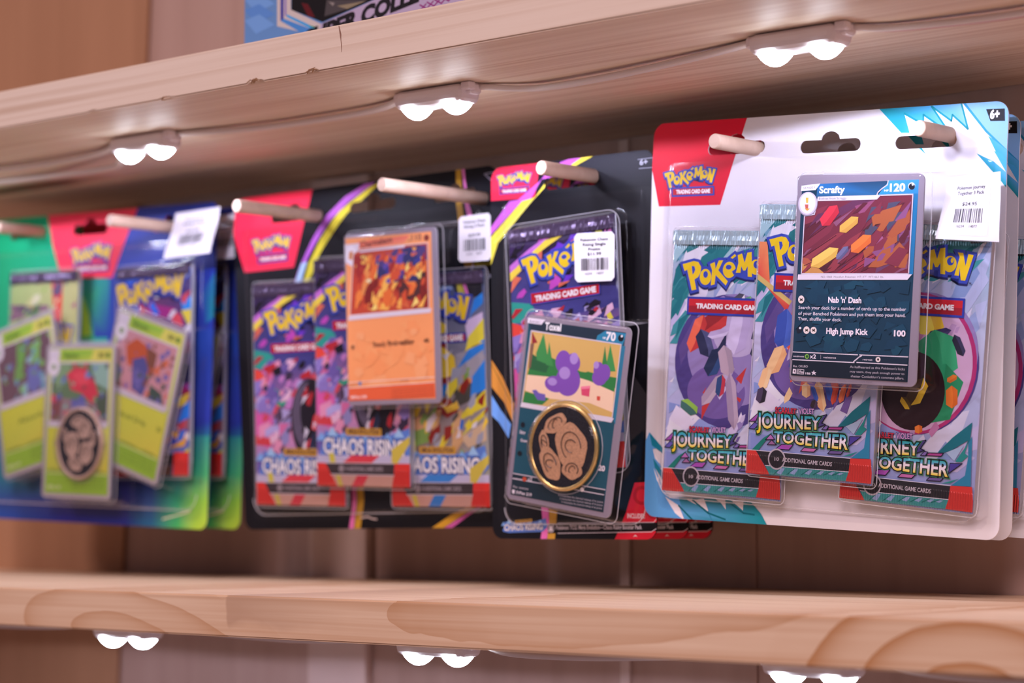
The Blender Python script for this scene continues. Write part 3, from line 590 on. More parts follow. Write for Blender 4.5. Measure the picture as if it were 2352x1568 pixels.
  ('P','#2f7a3e',[1.1,18.2,9,21.3,25.5,19.6,25.6,13.8,10.5,17.1]),
  ('P','#8a2a2e',[-27.1,35.9,-23.1,31.2,-26.4,30.4]),
  ('P','#7a5a48',[-27.2,30.3,-25,30.6,-25.6,18.9,-26.8,18.7]),
  ('P','#cf4a6a',[5.9,13.9,11.3,15,11.4,9.8,6.9,10]),
  ('P','#e88098',[5.9,13.9,11.3,15,11,13.6,6.5,12.8]),
  ('P','#c84a3a',[15.8,10.7,17.9,10.8,17.9,8.8,16.1,8.8]),
  ('P','#6a5aa8',[-23.1,8.5,-20.8,9.2,-18.6,7.9,-14.8,7.7,-14.3,4.7,-19.1,4.5]),
  ('E','#7a4ea8',-9.4,13.2,6.5,3.8),
  ('E','#7a4ea8',-2.2,15.6,7.3,7.1),
  ('E','#7a4ea8',-0.6,24,4.5,4.6),
  ('E','#7a4ea8',-6.3,24.1,4.6,5.3),
  ('E','#7a4ea8',16.1,19.2,4.3,3.6),
  ('E','#7a4ea8',18.9,21.8,3.2,4),
  ('E','#7a4ea8',15.2,22.8,3,3.6),
  ('E','#a488c8',-0,26.3,2.5,2.7),
  ('E','#a488c8',-4.6,19,3.3,2.9),
  ('E','#a488c8',13.5,24.8,1.6,1.7),
  ('E','#a488c8',-11.4,14.1,2.8,1.8),
  ('L','#d0c8d0',0.5,[-27.6,36.4,26.4,35.8,26.2,1.9,-28.4,1.8,-27.6,36.4]),
  ('P','#d2cbd4',[-28.7,2.3,27.2,1.8,26,-0.3,-29.1,-0]),
  ('E','#141a22',-26.3,-8.2,1.3,1.3),
  ('E','#141a22',-26.2,-21.8,1.4,1.2),
  ('T','#d8d2da','Sting',-27.6,-12.5,-24.2,-12.5,1.63,1.63,0.02),
  ('T','#d8d2da','Gnaw',-26.5,-16.2,-22.2,-16.1,1.43,1.43,0.02),
  ('T','#e4dee6','20',21.8,-22.9,25.3,-22.9,2.43,2.43,0.035),
  ('P','#182c36',[-29,-31.6,26.7,-31.1,27.3,-41.6,-28.9,-41.7]),
  ('L','#cfc8d0',0.4,[-28.7,-31.7,27,-31.2]),
  ('L','#cfc8d0',0.4,[-28.6,-34.1,26.6,-33.6]),
  ('T','#cfc8d0','weakness',-28.6,-34.4,-23,-34.2,0.91,0.91,0.01),
  ('E','#b84a30',-21.4,-33.4,1.3,1.1),
  ('T','#cfc8d0','x2',-19.4,-33.8,-16.8,-33.8,1.73,1.73,0.02),
  ('E','#ded4d0',13.6,-33.1,1.1,1),
  ('T','#b8b2ba','Illus. sowsow',-27.9,-38.3,-18.3,-38.2,1.22,1.22,0),
  ('P','#d8d0d8',[-28.1,-39.3,-26.5,-39.3,-26.5,-41.1,-28,-41]),
  ('T','#d8d0d8','SVPen 219',-25.6,-40.9,-16,-40.8,1.41,1.41,0.02),
  ('T','#a8a2aa','It manipulates the chemical makeup of its poison',0.1,-38.1,26.7,-37.5,1.02,1.02,0),
  ('T','#a8a2aa','It manipulates the chemical makeup of its poison',1.2,-39.5,26.6,-38.9,1,1,0),
  ('T','#a8a2aa','It manipulates the chemical makeup of its poison',2.4,-40.9,26.4,-40.4,1.02,1.02,0),
  ('T','#6f6872','©2026 Pokémon / Nintendo / Creatures',-18.7,-45.2,8.4,-44.2,0.91,0.91,0),
 ],
 'CH': [
  ('P','#857c88',[-31.5,44,31.5,44,31.5,-44,-31.5,-44]),
  ('P','#f0985e',[-30.6,42,27.8,41.8,27.7,-41.7,-31.5,-41.4]),
  ('G',['#f06a50','#f0705a','#f08a68','#f07a58'],[-22.3,39.7,13,40.8,9.6,37,-21.1,35.9]),
  ('T','#7a3a2a','Charmeleon',-20.2,36.5,1.5,38.1,3.1,3.1,0.03),
  ('T','#7a4030','110',14.7,38,21,38,3,3,0.02),
  ('E','#7a2a20',24.6,38.8,1.7,1.6),
  ('T','#7a3a2a','HP',12.3,37.8,14,37.8,0.8,0.8,0.03),
  ('P','#dcd4dc',[-31.4,38.9,-21,39,-22.6,29.8,-27.1,27.5,-31,29.6]),
  ('E','#e8e2ea',-26.9,33.7,3.9,4.3),
  ('P','#d08a50',[-28.2,35,-25.6,35.2,-26.1,30.6,-28.8,31.3]),
  ('P','#b8452e',[-25.2,33.6,-20.3,35.9,25.4,36.2,25,3.5,-28.8,2.3]),
  ('P','#3a3a86',[-10.3,31.6,-1.6,33,3.4,26.6,1.5,18.7,-4.6,15.9,-9.7,22.9]),
  ('P','#4a3a70',[7,34.4,23.9,35.3,24.7,27.4,13.6,25.5]),
  ('P','#2e3060',[10.4,34.8,20.6,35.5,13.7,28.6,6.9,29.5]),
  ('P','#4a2a2a',[1.5,18.7,11,22,23.7,22.6,23.6,12.2,15,7.6,4.8,9.9]),
  ('P','#cf5a3a',[0.9,31.1,8.6,28.2,6.7,20.9,2.5,23.6]),
  ('P','#d8603a',[12.8,26.2,23,30.5,21.3,27.6,15.3,24.2]),
  ('P','#e8c078',[8.9,20.8,13.5,20,12.7,18.2,9.2,18.6]),
  ('P','#e8d080',[15.7,22.3,18.2,22.2,17.8,18,15.6,18.7]),
  ('P','#d0502e',[9.2,17.7,15.3,21.8,13.4,12.6]),
  ('P','#e8b050',[-16.3,5,-13.4,14.4,-8.2,10.4,-5.5,14.6,-3,9.5,1.4,12.5,-2.3,3.9]),
  ('P','#f0d070',[-14.4,8.8,-10.8,13,-7.4,7.8,-12.7,5.5]),
  ('P','#d88a48',[-23.8,18.6,-16.6,26.4,-12.3,21.2,-17.8,13.3,-23.3,8.5]),
  ('P','#9a2a26',[-25.2,32.4,-12,33.6,-14.8,26.3,-24.6,23.6]),
  ('P','#c8623a',[4.7,6.7,9.1,10.9,12.4,4]),
  ('P','#e09a4a',[3,4.9,7.4,10.4,6.4,3.6]),
  ('P','#8a2a24',[13.4,8.9,24.5,12.7,24.4,3.5,15,3.2]),
  ('P','#d8d0a0',[-17.6,19.5,-12.3,21.2,-14.2,18.1]),
  ('P','#e8a040',[14.6,34.6,18,34.4,16.3,32.1]),
  ('RS',41,110,-24.7,4.8,23.9,32.3,0.8,3,2,60,['#c8502e','#e0803a','#e8b050','#9a2a26','#b8402c','#f0d070','#d86a30','#7a221e']),
  ('RS',42,26,-8,18,20,34,0.8,3,1.6,30,['#3a3a86','#4a3a70','#2e3060','#5a4a9a','#c8502e']),
  ('L','#d8c8c0',0.5,[-25.2,33.6,-20.3,35.9,25.4,36.2,25,3.5,-28.8,2.3,-25.2,33.6]),
  ('P','#d0c8d0',[-29.7,2.1,26.9,3.4,26,1.3,-30.2,-0.2]),
  ('P','#d8d0da',[-20.7,35.1,10.4,35.9,9.5,34.9,-21.2,34.2]),
  ('RS',43,40,-29.4,-38.2,26.8,-2.8,2,5,1.2,0,['#f09c62','#f0985e','#ef945a','#f2a06a']),
  ('E','#5a2a1a',-27.3,-14,1.1,1),
  ('T','#4a2a20','Steady Firebreathing',-13.2,-14.5,14.3,-13.9,2.6,2.6,0.02),
  ('T','#4a2a20','40',21.1,-13.6,24.3,-13.4,2,2,0.02),
  ('P','#d86038',[-31.3,-35.2,27.3,-33.7,27.7,-41,-31.5,-41.4]),
  ('L','#f0d0c0',0.4,[-31.2,-32.1,27.3,-30.9]),
  ('L','#f0d0c0',0.4,[-31.3,-34.7,27.3,-33.4]),
  ('E','#4a80b0',-23.1,-32.7,1.1,1),
  ('T','#7a3020','It lashes about with its tail to knock down its foe',-1.4,-36.8,26.4,-35.9,0.7,0.7,0),
  ('T','#7a3020','It lashes about with its tail to knock down its foe',-1.4,-38.2,26.4,-37.3,0.8,0.8,0),
  ('T','#7a3020','It lashes about with its tail to knock down its foe',-1.5,-39.5,26.4,-38.6,0.71,0.71,0),
  ('T','#7a3020','It lashes about with its tail to knock down its foe',-1.5,-40.9,26.4,-39.9,0.8,0.8,0),
  ('T','#e8d8d0','MEPen 038',-29.7,-40.3,-18.8,-40.2,1.4,1.4,0.02),
  ('T','#8a4a30','weakness',-30.8,-33.9,-24.5,-33.7,0.8,0.8,0),
  ('T','#8a4a30','retreat',4.8,-32.5,10.1,-32.3,0.81,0.81,0),
 ],
 'GC': [
  ('P','#a8a0a4',[-31.5,44,31.5,44,31.5,-44,-31.5,-44]),
  ('G',['#b4c850','#c8d050','#a8b83a','#98b83c'],[-29,41.5,29,41.5,29,-41.5,-29,-41.5]),
  ('G',['#84b838','#8cc040','#b8cc48','#98b840'],[-18,40.5,12,40.5,10,34.5,-18,34.5]),
  ('P','#d4d060',[12,40.5,28,40.5,28,34.5,9,34.5]),
  ('T','#4a6a20','Vileplume',-16,36,-2,36,3.2,3.2,0.02),
  ('T','#5a6a28','80',16,36,22,36,3.2,3.2,0.02),
  ('E','#4a7a28',25,37.5,1.8,1.8),
  ('P','#8a7478',[-26.5,33.5,26.5,33.5,26.5,-1,-26.5,-1]),
  ('P','#5f7a58',[-26,33,26,33,26,10,-26,14]),
  ('P','#7a9a70',[-26,33,-8,33,-12,20,-26,20]),
  ('P','#8ab0a0',[10,33,26,33,26,18,14,22]),
  ('P','#c8384a',[-12,27,-4,31,6,30,14,22,18,14,12,10,2,16,-8,18]),
  ('P','#d84a58',[-8,27,2,29,10,22,0,20]),
  ('P','#5f62a0',[-7,12,4,15,8,6,2,0,-6,2]),
  ('P','#6a86b8',[8,8,16,2,24,-1,12,-1]),
  ('P','#4a5a48',[14,14,26,16,26,0,18,4]),
  ('P','#7a4848',[-26,10,-16,14,-18,0,-26,-1]),
  ('RS',9,46,-26,0,26,33,0.8,2.6,1.3,30,['#5f7a58','#7a9a70','#8ab0a0','#c8384a','#d84a58','#5f62a0','#6a86b8','#4a5a48','#7a4848']),
  ('L','#cfc6cc',1,[-26.5,33.5,26.5,33.5,26.5,-1,-26.5,-1,-26.5,33.5]),
  ('P','#c4bac4',[-28,0,28,0,26,-3.5,-28,-3.5]),
  ('P','#cfc8d0',[-29,41,-19,41,-20,33,-29,30]),
  ('E','#c8c0c8',-24.5,31,5.5,5.5),
  ('E','#dcd6dc',-24.5,31,4.6,4.6),
  ('E','#6a8a40',-24.5,31,1.8,1.8),
  ('G',['#c4c83c','#c8cc48','#d0c848','#bcc444'],[-28,-4,28,-4,28,-28,-28,-28]),
  ('T','#5a7020','Pollen Bomb',-12,-15,12,-15,3,3,0.01),
  ('T','#5a7020','30',22,-15,26,-15,3,3,0.01),
  ('P','#8eb834',[-28.5,-30,28.5,-30,28.5,-41,-28.5,-41]),
  ('L','#d8dca0',0.4,[-28,-30,28,-30]),
  ('T','#6a7a30','weakness      resistance      retreat',-26,-28.5,24,-28.5,1.6,1.6,0),
  ('T','#d8e0b0','MEPen 041',-26,-39,-14,-39,2,2,0.01),
  ('T','#5f7a28','The larger its petals the more pollen it scatters',-4,-33,26,-33,1.3,1.3,0),
  ('T','#5f7a28','The larger its petals the more pollen it scatters',-4,-35.4,26,-35.4,1.3,1.3,0),
  ('T','#5f7a28','The larger its petals the more pollen it scatters',-4,-37.8,26,-37.8,1.3,1.3,0),
 ],
 'GR': [
  ('P','#a8a0a4',[-31.5,44,31.5,44,31.5,-44,-31.5,-44]),
  ('G',['#b4c850','#c8d050','#a8b83a','#98b83c'],[-29,41.5,29,41.5,29,-41.5,-29,-41.5]),
  ('G',['#84b838','#8cc040','#b8cc48','#98b840'],[-18,40.5,12,40.5,10,34.5,-18,34.5]),
  ('P','#d4d060',[12,40.5,28,40.5,28,34.5,9,34.5]),
  ('T','#4a6a20','Gloom',-16,36,-2,36,3.2,3.2,0.02),
  ('T','#5a6a28','80',16,36,22,36,3.2,3.2,0.02),
  ('E','#4a7a28',25,37.5,1.8,1.8),
  ('P','#8a7478',[-26.5,33.5,26.5,33.5,26.5,-1,-26.5,-1]),
  ('P','#c08a90',[-26,33,26,33,26,-1,-26,-1]),
  ('P','#b8542e',[-18,24,-10,30,0,28,6,20,-2,14,-14,14]),
  ('P','#7a4a38',[0,28,10,26,10,12,4,14]),
  ('P','#4f4f8a',[-10,18,0,22,8,12,4,0,-6,2]),
  ('P','#6a62a0',[-6,14,2,12,0,4,-6,6]),
  ('P','#5f7058',[-26,14,-16,10,-20,-1,-26,-1]),
  ('P','#3f5248',[10,8,20,6,24,-1,8,-1]),
  ('P','#c86a4a',[8,16,16,22,14,14]),
  ('RS',5,46,-26,0,26,33,0.8,2.6,1.3,30,['#c08a90','#b8542e','#7a4a38','#4f4f8a','#6a62a0','#5f7058','#3f5248','#c86a4a']),
  ('L','#cfc6cc',1,[-26.5,33.5,26.5,33.5,26.5,-1,-26.5,-1,-26.5,33.5]),
  ('P','#c4bac4',[-28,0,28,0,26,-3.5,-28,-3.5]),
  ('P','#cfc8d0',[-29,41,-19,41,-20,33,-29,30]),
  ('E','#c8c0c8',-24.5,31,5.5,5.5),
  ('E','#dcd6dc',-24.5,31,4.6,4.6),
  ('E','#6a8a40',-24.5,31,1.8,1.8),
  ('G',['#c4c83c','#c8cc48','#d0c848','#bcc444'],[-28,-4,28,-4,28,-28,-28,-28]),
  ('T','#5a7020','Acid Drip',-12,-15,12,-15,3,3,0.01),
  ('T','#5a7020','30',22,-15,26,-15,3,3,0.01),
  ('P','#8eb834',[-28.5,-30,28.5,-30,28.5,-41,-28.5,-41]),
  ('L','#d8dca0',0.4,[-28,-30,28,-30]),
  ('T','#6a7a30','weakness      resistance      retreat',-26,-28.5,24,-28.5,1.6,1.6,0),
  ('T','#d8e0b0','MEPen 041',-26,-39,-14,-39,2,2,0.01),
  ('T','#5f7a28','The larger its petals the more pollen it scatters',-4,-33,26,-33,1.3,1.3,0),
  ('T','#5f7a28','The larger its petals the more pollen it scatters',-4,-35.4,26,-35.4,1.3,1.3,0),
  ('T','#5f7a28','The larger its petals the more pollen it scatters',-4,-37.8,26,-37.8,1.3,1.3,0),
 ],
 'GL': [
  ('P','#a8a0a4',[-31.5,44,31.5,44,31.5,-44,-31.5,-44]),
  ('G',['#b4c850','#c8d050','#a8b83a','#98b83c'],[-29,41.5,29,41.5,29,-41.5,-29,-41.5]),
  ('G',['#84b838','#8cc040','#b8cc48','#98b840'],[-18,40.5,12,40.5,10,34.5,-18,34.5]),
  ('P','#d4d060',[12,40.5,28,40.5,28,34.5,9,34.5]),
  ('T','#4a6a20','Oddish',-16,36,-2,36,3.2,3.2,0.02),
  ('T','#5a6a28','80',16,36,22,36,3.2,3.2,0.02),
  ('E','#4a7a28',25,37.5,1.8,1.8),
  ('P','#8a7478',[-26.5,33.5,26.5,33.5,26.5,-1,-26.5,-1]),
  ('P','#6a5058',[-26,33,26,33,26,-1,-26,-1]),
  ('P','#6aa04a',[-6,30,4,32,0,20,-8,18]),
  ('P','#7ab05a',[6,28,16,30,14,16,6,18]),
  ('P','#6f9a50',[-10,18,-2,20,-4,10,-12,10]),
  ('P','#6a6fa8',[2,16,12,16,14,4,6,-1,0,4]),
  ('P','#6a9ab0',[14,6,24,8,24,-1,12,-1]),
  ('P','#8ab0b8',[-8,6,0,8,0,-1,-10,-1]),
  ('RS',6,46,-26,0,26,33,0.8,2.6,1.3,30,['#6a5058','#6aa04a','#7ab05a','#6f9a50','#6a6fa8','#6a9ab0','#8ab0b8']),
  ('L','#cfc6cc',1,[-26.5,33.5,26.5,33.5,26.5,-1,-26.5,-1,-26.5,33.5]),
  ('P','#c4bac4',[-28,0,28,0,26,-3.5,-28,-3.5]),
  ('P','#cfc8d0',[-29,41,-19,41,-20,33,-29,30]),
  ('E','#c8c0c8',-24.5,31,5.5,5.5),
  ('E','#dcd6dc',-24.5,31,4.6,4.6),
  ('E','#6a8a40',-24.5,31,1.8,1.8),
  ('G',['#c4c83c','#c8cc48','#d0c848','#bcc444'],[-28,-4,28,-4,28,-28,-28,-28]),
  ('T','#5a7020','Absorb',-12,-15,12,-15,3,3,0.01),
  ('T','#5a7020','30',22,-15,26,-15,3,3,0.01),
  ('P','#8eb834',[-28.5,-30,28.5,-30,28.5,-41,-28.5,-41]),
  ('L','#d8dca0',0.4,[-28,-30,28,-30]),
  ('T','#6a7a30','weakness      resistance      retreat',-26,-28.5,24,-28.5,1.6,1.6,0),
  ('T','#d8e0b0','MEPen 041',-26,-39,-14,-39,2,2,0.01),
  ('T','#5f7a28','The larger its petals the more pollen it scatters',-4,-33,26,-33,1.3,1.3,0),
  ('T','#5f7a28','The larger its petals the more pollen it scatters',-4,-35.4,26,-35.4,1.3,1.3,0),
  ('T','#5f7a28','The larger its petals the more pollen it scatters',-4,-37.8,26,-37.8,1.3,1.3,0),
 ],
 'S': [
  ('G',['#24242e','#34363f','#101016','#09090d'],[-51.4,91.9,50.5,90.8,50.3,73.1,-51.5,74.5]),  # lamp light on the black card painted in as a paler top
  ('P','#e0304e',[-52.3,92.6,-13.7,91.5,-21.6,73.7,-50.7,73.8]),
  ('LG',-35.2,84.1,21.7,-5.3),
  ('P','#b3202c',[-43.9,79.9,-25.5,79.6,-25.5,77,-43.8,77.3]),
  ('L','#39469f',0.6,[-43.9,79.9,-25.5,79.6,-25.5,77,-43.8,77.3,-43.9,79.9]),
  ('T','#efe6ee','TRADING CARD GAME',-42.3,77.8,-27.2,77.4,1.3,1.3,0.05),
  ('P','#1a1a22',[-18.2,91.9,-2.8,91.7,-14.2,78.2,-20.8,73.7,-52.6,44.9,-52.4,74.5,-21.6,73.7]),
  ('P','#c060c8',[-0.4,90.8,7.5,90.8,-0.5,87,-7.7,82.1,-17.5,82.3,-24.1,73.4,-29.8,72.6,-49.6,57.6,-50.8,60.2,-37.7,73.3,-32.3,73.5,-19.1,81.2,-10.9,88]),
  ('P','#e4d84a',[7.5,90.8,14.6,90.6,0.3,85.7,-14.2,78.9,-24.1,71.5,-45,53.4,-49.7,42.8,-50,56.3,-29.8,72.6,-21.6,73.8,-15.4,80.2]),
  ('L','#f0e87a',0.5,[-47.5,53.6,-24.1,72.1]),
  ('T','#b8bccc','6+',41.8,83.5,46.2,83.5,2.5,2.5,0.03),
  ('L','#9a9eb0',0.3,[40.6,86.2,49.3,86.3,49.2,81.7,41.3,81.9]),
  ('P','#c88a3a',[-50,-3.2,-42.8,-12,-35.6,-25.4,-36.4,-34.1,-41.9,-24.4,-50.1,-16.4]),
  ('P','#6aa0e8',[-50.1,-20.3,-43.9,-28.2,-37.4,-35.3,-39,-42.1,-45,-34.3,-50.2,-30.3]),
  ('L','#8a6a2a',0.5,[-49.8,-5.6,-36.4,-26.1]),
  ('P','#e070b8',[-18.9,-75.1,-14.5,-75.9,-14.1,-82.7,-15.7,-91.7,-19.6,-91.7,-18,-82.7]),
  ('P','#c89a3a',[-14.1,-76.3,-9.2,-77.4,-9.8,-84.2,-10.8,-91.7,-15.5,-91.7,-14.1,-82.7]),
  ('P','#d02438',[37.2,-64.3,50.5,-63.7,50.1,-92.1,24.4,-92.2,32,-78.2]),
  ('E','#b01a2c',41.3,-70.2,5,4.4),
  ('E','#d02438',41.3,-70.2,3.1,2.9),
  ('P','#141418',[-14.6,-83.4,50.2,-82.6,50.2,-86.6,-14.6,-87.9]),
  ('L','#d8d0d8',0.3,[49.8,-80.8,48.2,-82.6,-8.8,-83]),
  ('L','#d8d0d8',0.3,[-8.8,-87.8,46.6,-87,49.5,-85.5]),
  ('E','#d8d0d8',-13,-85.4,2.1,2.1),
  ('E','#141418',-13,-85.4,1.8,1.8),
  ('T','#e8e0e8','1',-13.7,-86.6,-12.3,-86.6,2.3,2.3,0.03),
  ('T','#d8d0d8','Pokémon TCG: Mega Evolution—Chaos Rising Booster Pack',-9.8,-86,41.1,-85.7,1.9,1.9,0.02),
  ('T','#f0d0d4','INCLUDES:',32.9,-80.6,43,-80.8,2.1,2.1,0.03),
  ('P','#f0d8d8',[36,-89.4,37.4,-88.3,38.6,-89.3,37.4,-88.9]),
  ('P','#5a7fc8',[-43.1,-86.9,-41.3,-82.3,-35.8,-83,-22.7,-82.3,-16.1,-80.6,-15.2,-84.9,-18.1,-87.1,-39.5,-87.6]),
  ('P','#7aa8e0',[-44,-84.3,-42.5,-82.4,-40.9,-84.3]),
  ('P','#9ac4ec',[-40.7,-83.3,-39.2,-81.4,-37.6,-83.3]),
  ('P','#7aa8e0',[-37.4,-84.3,-35.9,-82.4,-34.3,-84.3]),
  ('P','#9ac4ec',[-34.1,-83.3,-32.6,-81.4,-31,-83.3]),
  ('P','#7aa8e0',[-30.8,-84.3,-29.4,-82.4,-27.7,-84.3]),
  ('P','#9ac4ec',[-27.5,-83.3,-26.1,-81.4,-24.4,-83.3]),
  ('P','#7aa8e0',[-24.3,-84.3,-22.8,-82.4,-21.2,-84.3]),
  ('P','#9ac4ec',[-21,-83.3,-19.6,-81.4,-18,-83.3]),
  ('P','#7aa8e0',[-17.8,-84.3,-16.4,-82.4,-14.8,-84.3]),
  ('T','#20306e','CHAOS RISING',-41.9,-86.6,-18.1,-86,2.9,2.9,0.09),
  ('T','#e8e6f4','CHAOS RISING',-41.9,-86.6,-18.1,-86,2.9,2.9,0.03),
  ('P','#c89a3a',[-35.1,-81.7,-24.6,-80.9,-24.6,-82.5,-35.1,-83.2]),
  ('T','#5a3a30','MEGA EVOLUTION',-34.4,-82.8,-25.3,-82.1,0.9,0.9,0.04),
 ],
 'KB': [
  ('G',['#2a2636','#34284a','#3a3a78','#4a4a90'],[-32.5,59,32.5,59,32.5,15,-32.5,15]),
  ('G',['#4a4a90','#5a4a80','#c86a90','#b87aa8'],[-32.5,15,32.5,15,32.5,-20,-32.5,-20]),
  ('G',['#b87aa8','#d08aa8','#8a90c8','#7a8ac8'],[-32.5,-20,32.5,-20,32.5,-59,-32.5,-59]),
  ('P','#3a2a52',[-32.5,59,32.5,59,32.5,44,-32.5,40]),
  ('P','#b860c0',[-32.5,38,-10,50,4,55,-6,54,-20,48,-32.5,41]),
  ('P','#d8cc48',[-32.5,34,-14,46,2,53,-10,51,-32.5,38]),
  ('P','#6a3ac0',[-8,50,6,54,8,42,-6,40]),
  ('P','#c84aa0',[0,44,10,52,14,44,6,38]),
  ('P','#e07a50',[4,48,12,54,10,44]),
  ('P','#5a48c8',[12,55,18,55,18,48,13,48]),
  ('P','#c8c850',[20,56,24,56,25,46,21,46]),
  ('P','#d070b0',[25,56,29,56,31,46,27,46]),
  ('P','#2f9a8a',[-32.5,24,-20,22,-14,12,-32.5,14]),
  ('P','#e04a3e',[-32.5,14,-26,12,-16,-2,-14,-8,-24,-8,-32.5,-4]),
  ('P','#e8a04a',[-28,10,-22,4,-16,-4,-19,-6]),
  ('P','#2f9a7a',[-20,4,-4,-2,8,-6,-6,-8,-16,-6]),
  ('P','#d05aa0',[-32.5,-8,-20,-12,-18,-30,-32.5,-26]),
  ('P','#24202c',[2,0,14,-2,20,-22,10,-34,2,-20]),
  ('P','#5a4660',[-18,-8,-4,-4,-10,-26,-14,-36,-20,-24]),
  ('P','#8a86b8',[-14,-16,-6,-12,-8,-26,-14,-28]),
  ('P','#b02a30',[8,6,12,4,6,-14,3,-10]),
  ('P','#c83a40',[16,6,19,5,14,-16,12,-10]),
  ('P','#d8d4e8',[2,-14,12,-12,14,-24,4,-26]),
  ('P','#28304a',[2,-26,14,-24,10,-34]),
  ('P','#c84048',[-32.5,-22,-16,-24,-12,-28,-32.5,-27]),
  ('P','#c83a46',[0,-34,8,-36,4,-44,-2,-42]),
  ('P','#3a4a9a',[-2,-42,6,-42,4,-50,-2,-50]),
  ('P','#2f9a6a',[8,-46,24,-34,32.5,-32,32.5,-48,14,-52]),
  ('P','#e0503a',[2,-50,8,-48,4,-54]),
  ('P','#a8c0e8',[-32.5,-44,-20,-40,-10,-46,-32.5,-50]),
  ('P','#c88a70',[-24,-34,-18,-30,-16,-40,-26,-42]),
  ('P','#d898b0',[14,-10,32.5,-4,32.5,-26,18,-24]),
  ('P','#4a4a70',[14,0,26,4,22,-10]),
  ('P','#d8cc48',[26,16,32.5,4,32.5,-2,24,14]),
  ('RS',21,120,-32,-44,32,18,1.2,4.2,1.6,40,['#c86a9a','#b87ab8','#8a7ac0','#d890b0','#c84a5a','#6a5aa0','#3a3048','#a8a0d0','#d8b0c8']),
  ('E','#26222c',9,-14,15,22),
  ('E','#5a5266',7,-12,12,18),
  ('E','#1e1a24',12,-10,11,17),
  ('RS',22,26,2,-30,20,4,1,3,2.4,70,['#b02a34','#d03a40','#d8d4e4','#28304a','#1a1620']),
  ('RS',23,40,-32,26,32,58,1,3.6,2.4,35,['#1c1824','#2a2234','#6a3ac0','#b84ab0','#34284a','#16121c','#d06a50']),
  ('RS',24,14,-32,8,32,20,1,3,2,20,['#1c1824','#b02a34','#3a3a78']),
  ('P','#e8d048',[-32.5,34,-14,46,2,53,-10,51.5,-32.5,38]),
  ('P','#c070c8',[-32.5,38,-10,51.5,4,55,-6,54.5,-20,48.5,-32.5,41.5]),
  ('LG',1.3,40.2,53.2,-1.2),
  ('P','#b3202c',[-20.2,27.2,21.8,27.5,21.8,22.5,-20,21.6]),
  ('L','#39469f',0.6,[-20.2,27.2,21.8,27.5,21.8,22.5,-20,21.6,-20.2,27.2]),
  ('T','#efe6ee','TRADING CARD GAME',-17.2,22.9,19.5,23.7,2.6,2.6,0.05),
  ('P','#5a7fc8',[-30.4,-42.7,-26.3,-30.1,-13.1,-32.3,17.7,-33,33.1,-28.7,35.2,-40.3,28.6,-46,-21.8,-44.8]),
  ('P','#7aa8e0',[-32.7,-35.5,-29.2,-30.4,-25.2,-35.6]),
  ('P','#9ac4ec',[-24.7,-32.9,-21.3,-27.8,-17.3,-33]),
  ('P','#7aa8e0',[-16.9,-35.8,-13.4,-30.7,-9.5,-35.9]),
  ('P','#9ac4ec',[-9,-33.1,-5.6,-28.1,-1.7,-33.2]),
  ('P','#7aa8e0',[-1.3,-36,2.1,-31,6,-36.1]),
  ('P','#9ac4ec',[6.5,-33.4,9.8,-28.4,13.7,-33.5]),
  ('P','#7aa8e0',[14.1,-36.2,17.4,-31.2,21.3,-36.3]),
  ('P','#9ac4ec',[21.7,-33.6,25,-28.7,28.8,-33.8]),
  ('P','#7aa8e0',[29.2,-36.5,32.5,-31.5,36.3,-36.6]),
  ('T','#20306e','CHAOS RISING',-27.5,-41.9,28.6,-43.3,7.9,7.9,0.09),
  ('T','#e8e6f4','CHAOS RISING',-27.5,-41.9,28.6,-43.3,7.9,7.9,0.03),
  ('P','#c89a3a',[-11.4,-28.8,13.3,-29.1,13.3,-33.4,-11.4,-32.7]),
  ('T','#5a3a30','MEGA EVOLUTION',-9.7,-31.8,11.6,-32.3,2.4,2.4,0.04),
  ('P','#b8b4cc',[-32.5,-43,32.5,-43,32.5,-47,-32.5,-47]),
  ('P','#d0404a',[-8,-43,12,-43,6,-47,-14,-47]),
  ('P','#c8b84a',[20,-40,32.5,-33,32.5,-37,24,-47,20,-47]),
  ('P','#c8c048',[-24,-42,-20,-42,-19,-47,-23,-47]),
  ('P','#d0362e',[-32.5,-47,-26.5,-47,-18,-59,-32.5,-59]),
  ('P','#d0362e',[22,-47,32.5,-47,32.5,-59,20,-59]),
  ('P','#3a3234',[-26.4,-47,22,-47,21.5,-53,-22.5,-53]),
  ('L','#d0c4c8',0.4,[-26.4,-47,22,-47]),
  ('L','#d0c4c8',0.5,[-22.5,-53,21.5,-53]),
  ('P','#c89a88',[-22,-53.3,21.4,-53.3,20,-59,-18,-59]),
  ('P','#c8b84a',[-19,-53.3,-16,-53.3,-14,-59,-17,-59]),
  ('P','#d0404a',[-4,-53.3,4,-53.3,0,-59,-8,-59]),
  ('E','#8a8084',-15,-50,2,2),
  ('T','#9a9094','10 ADDITIONAL GAME CARDS',-12,-51,14,-51,2.2,2.2,0.02),
 ],
 'YB': [
  ('G',['#4a5a80','#3a4a70','#8a8a98','#7a7a88'],[-32.5,59,32.5,59,32.5,10,-32.5,10]),
  ('G',['#6a6a50','#8a8a98','#a0a088','#8a6a40'],[-32.5,10,32.5,10,32.5,-59,-32.5,-59]),
  ('P','#c8c848',[-3.6,55.3,5.5,56.6,2.2,53.1,-3.6,52.8]),
  ('P','#8aa0c8',[-2.7,50.9,10.4,55.1,11.3,50.1,-2.7,47.2]),
  ('P','#a8b0c4',[-2.7,53.4,4.7,54.8,3.9,50.5]),
  ('P','#26262e',[11.2,56.3,30.6,60,30.7,45.3,13.7,46.2]),
  ('P','#b8b040',[12.9,56.2,16.1,56.6,20.2,45.9,15.4,46.7]),
  ('P','#d870b8',[16.5,56.6,18.5,56.4,22.7,45.1,20.6,45.8]),
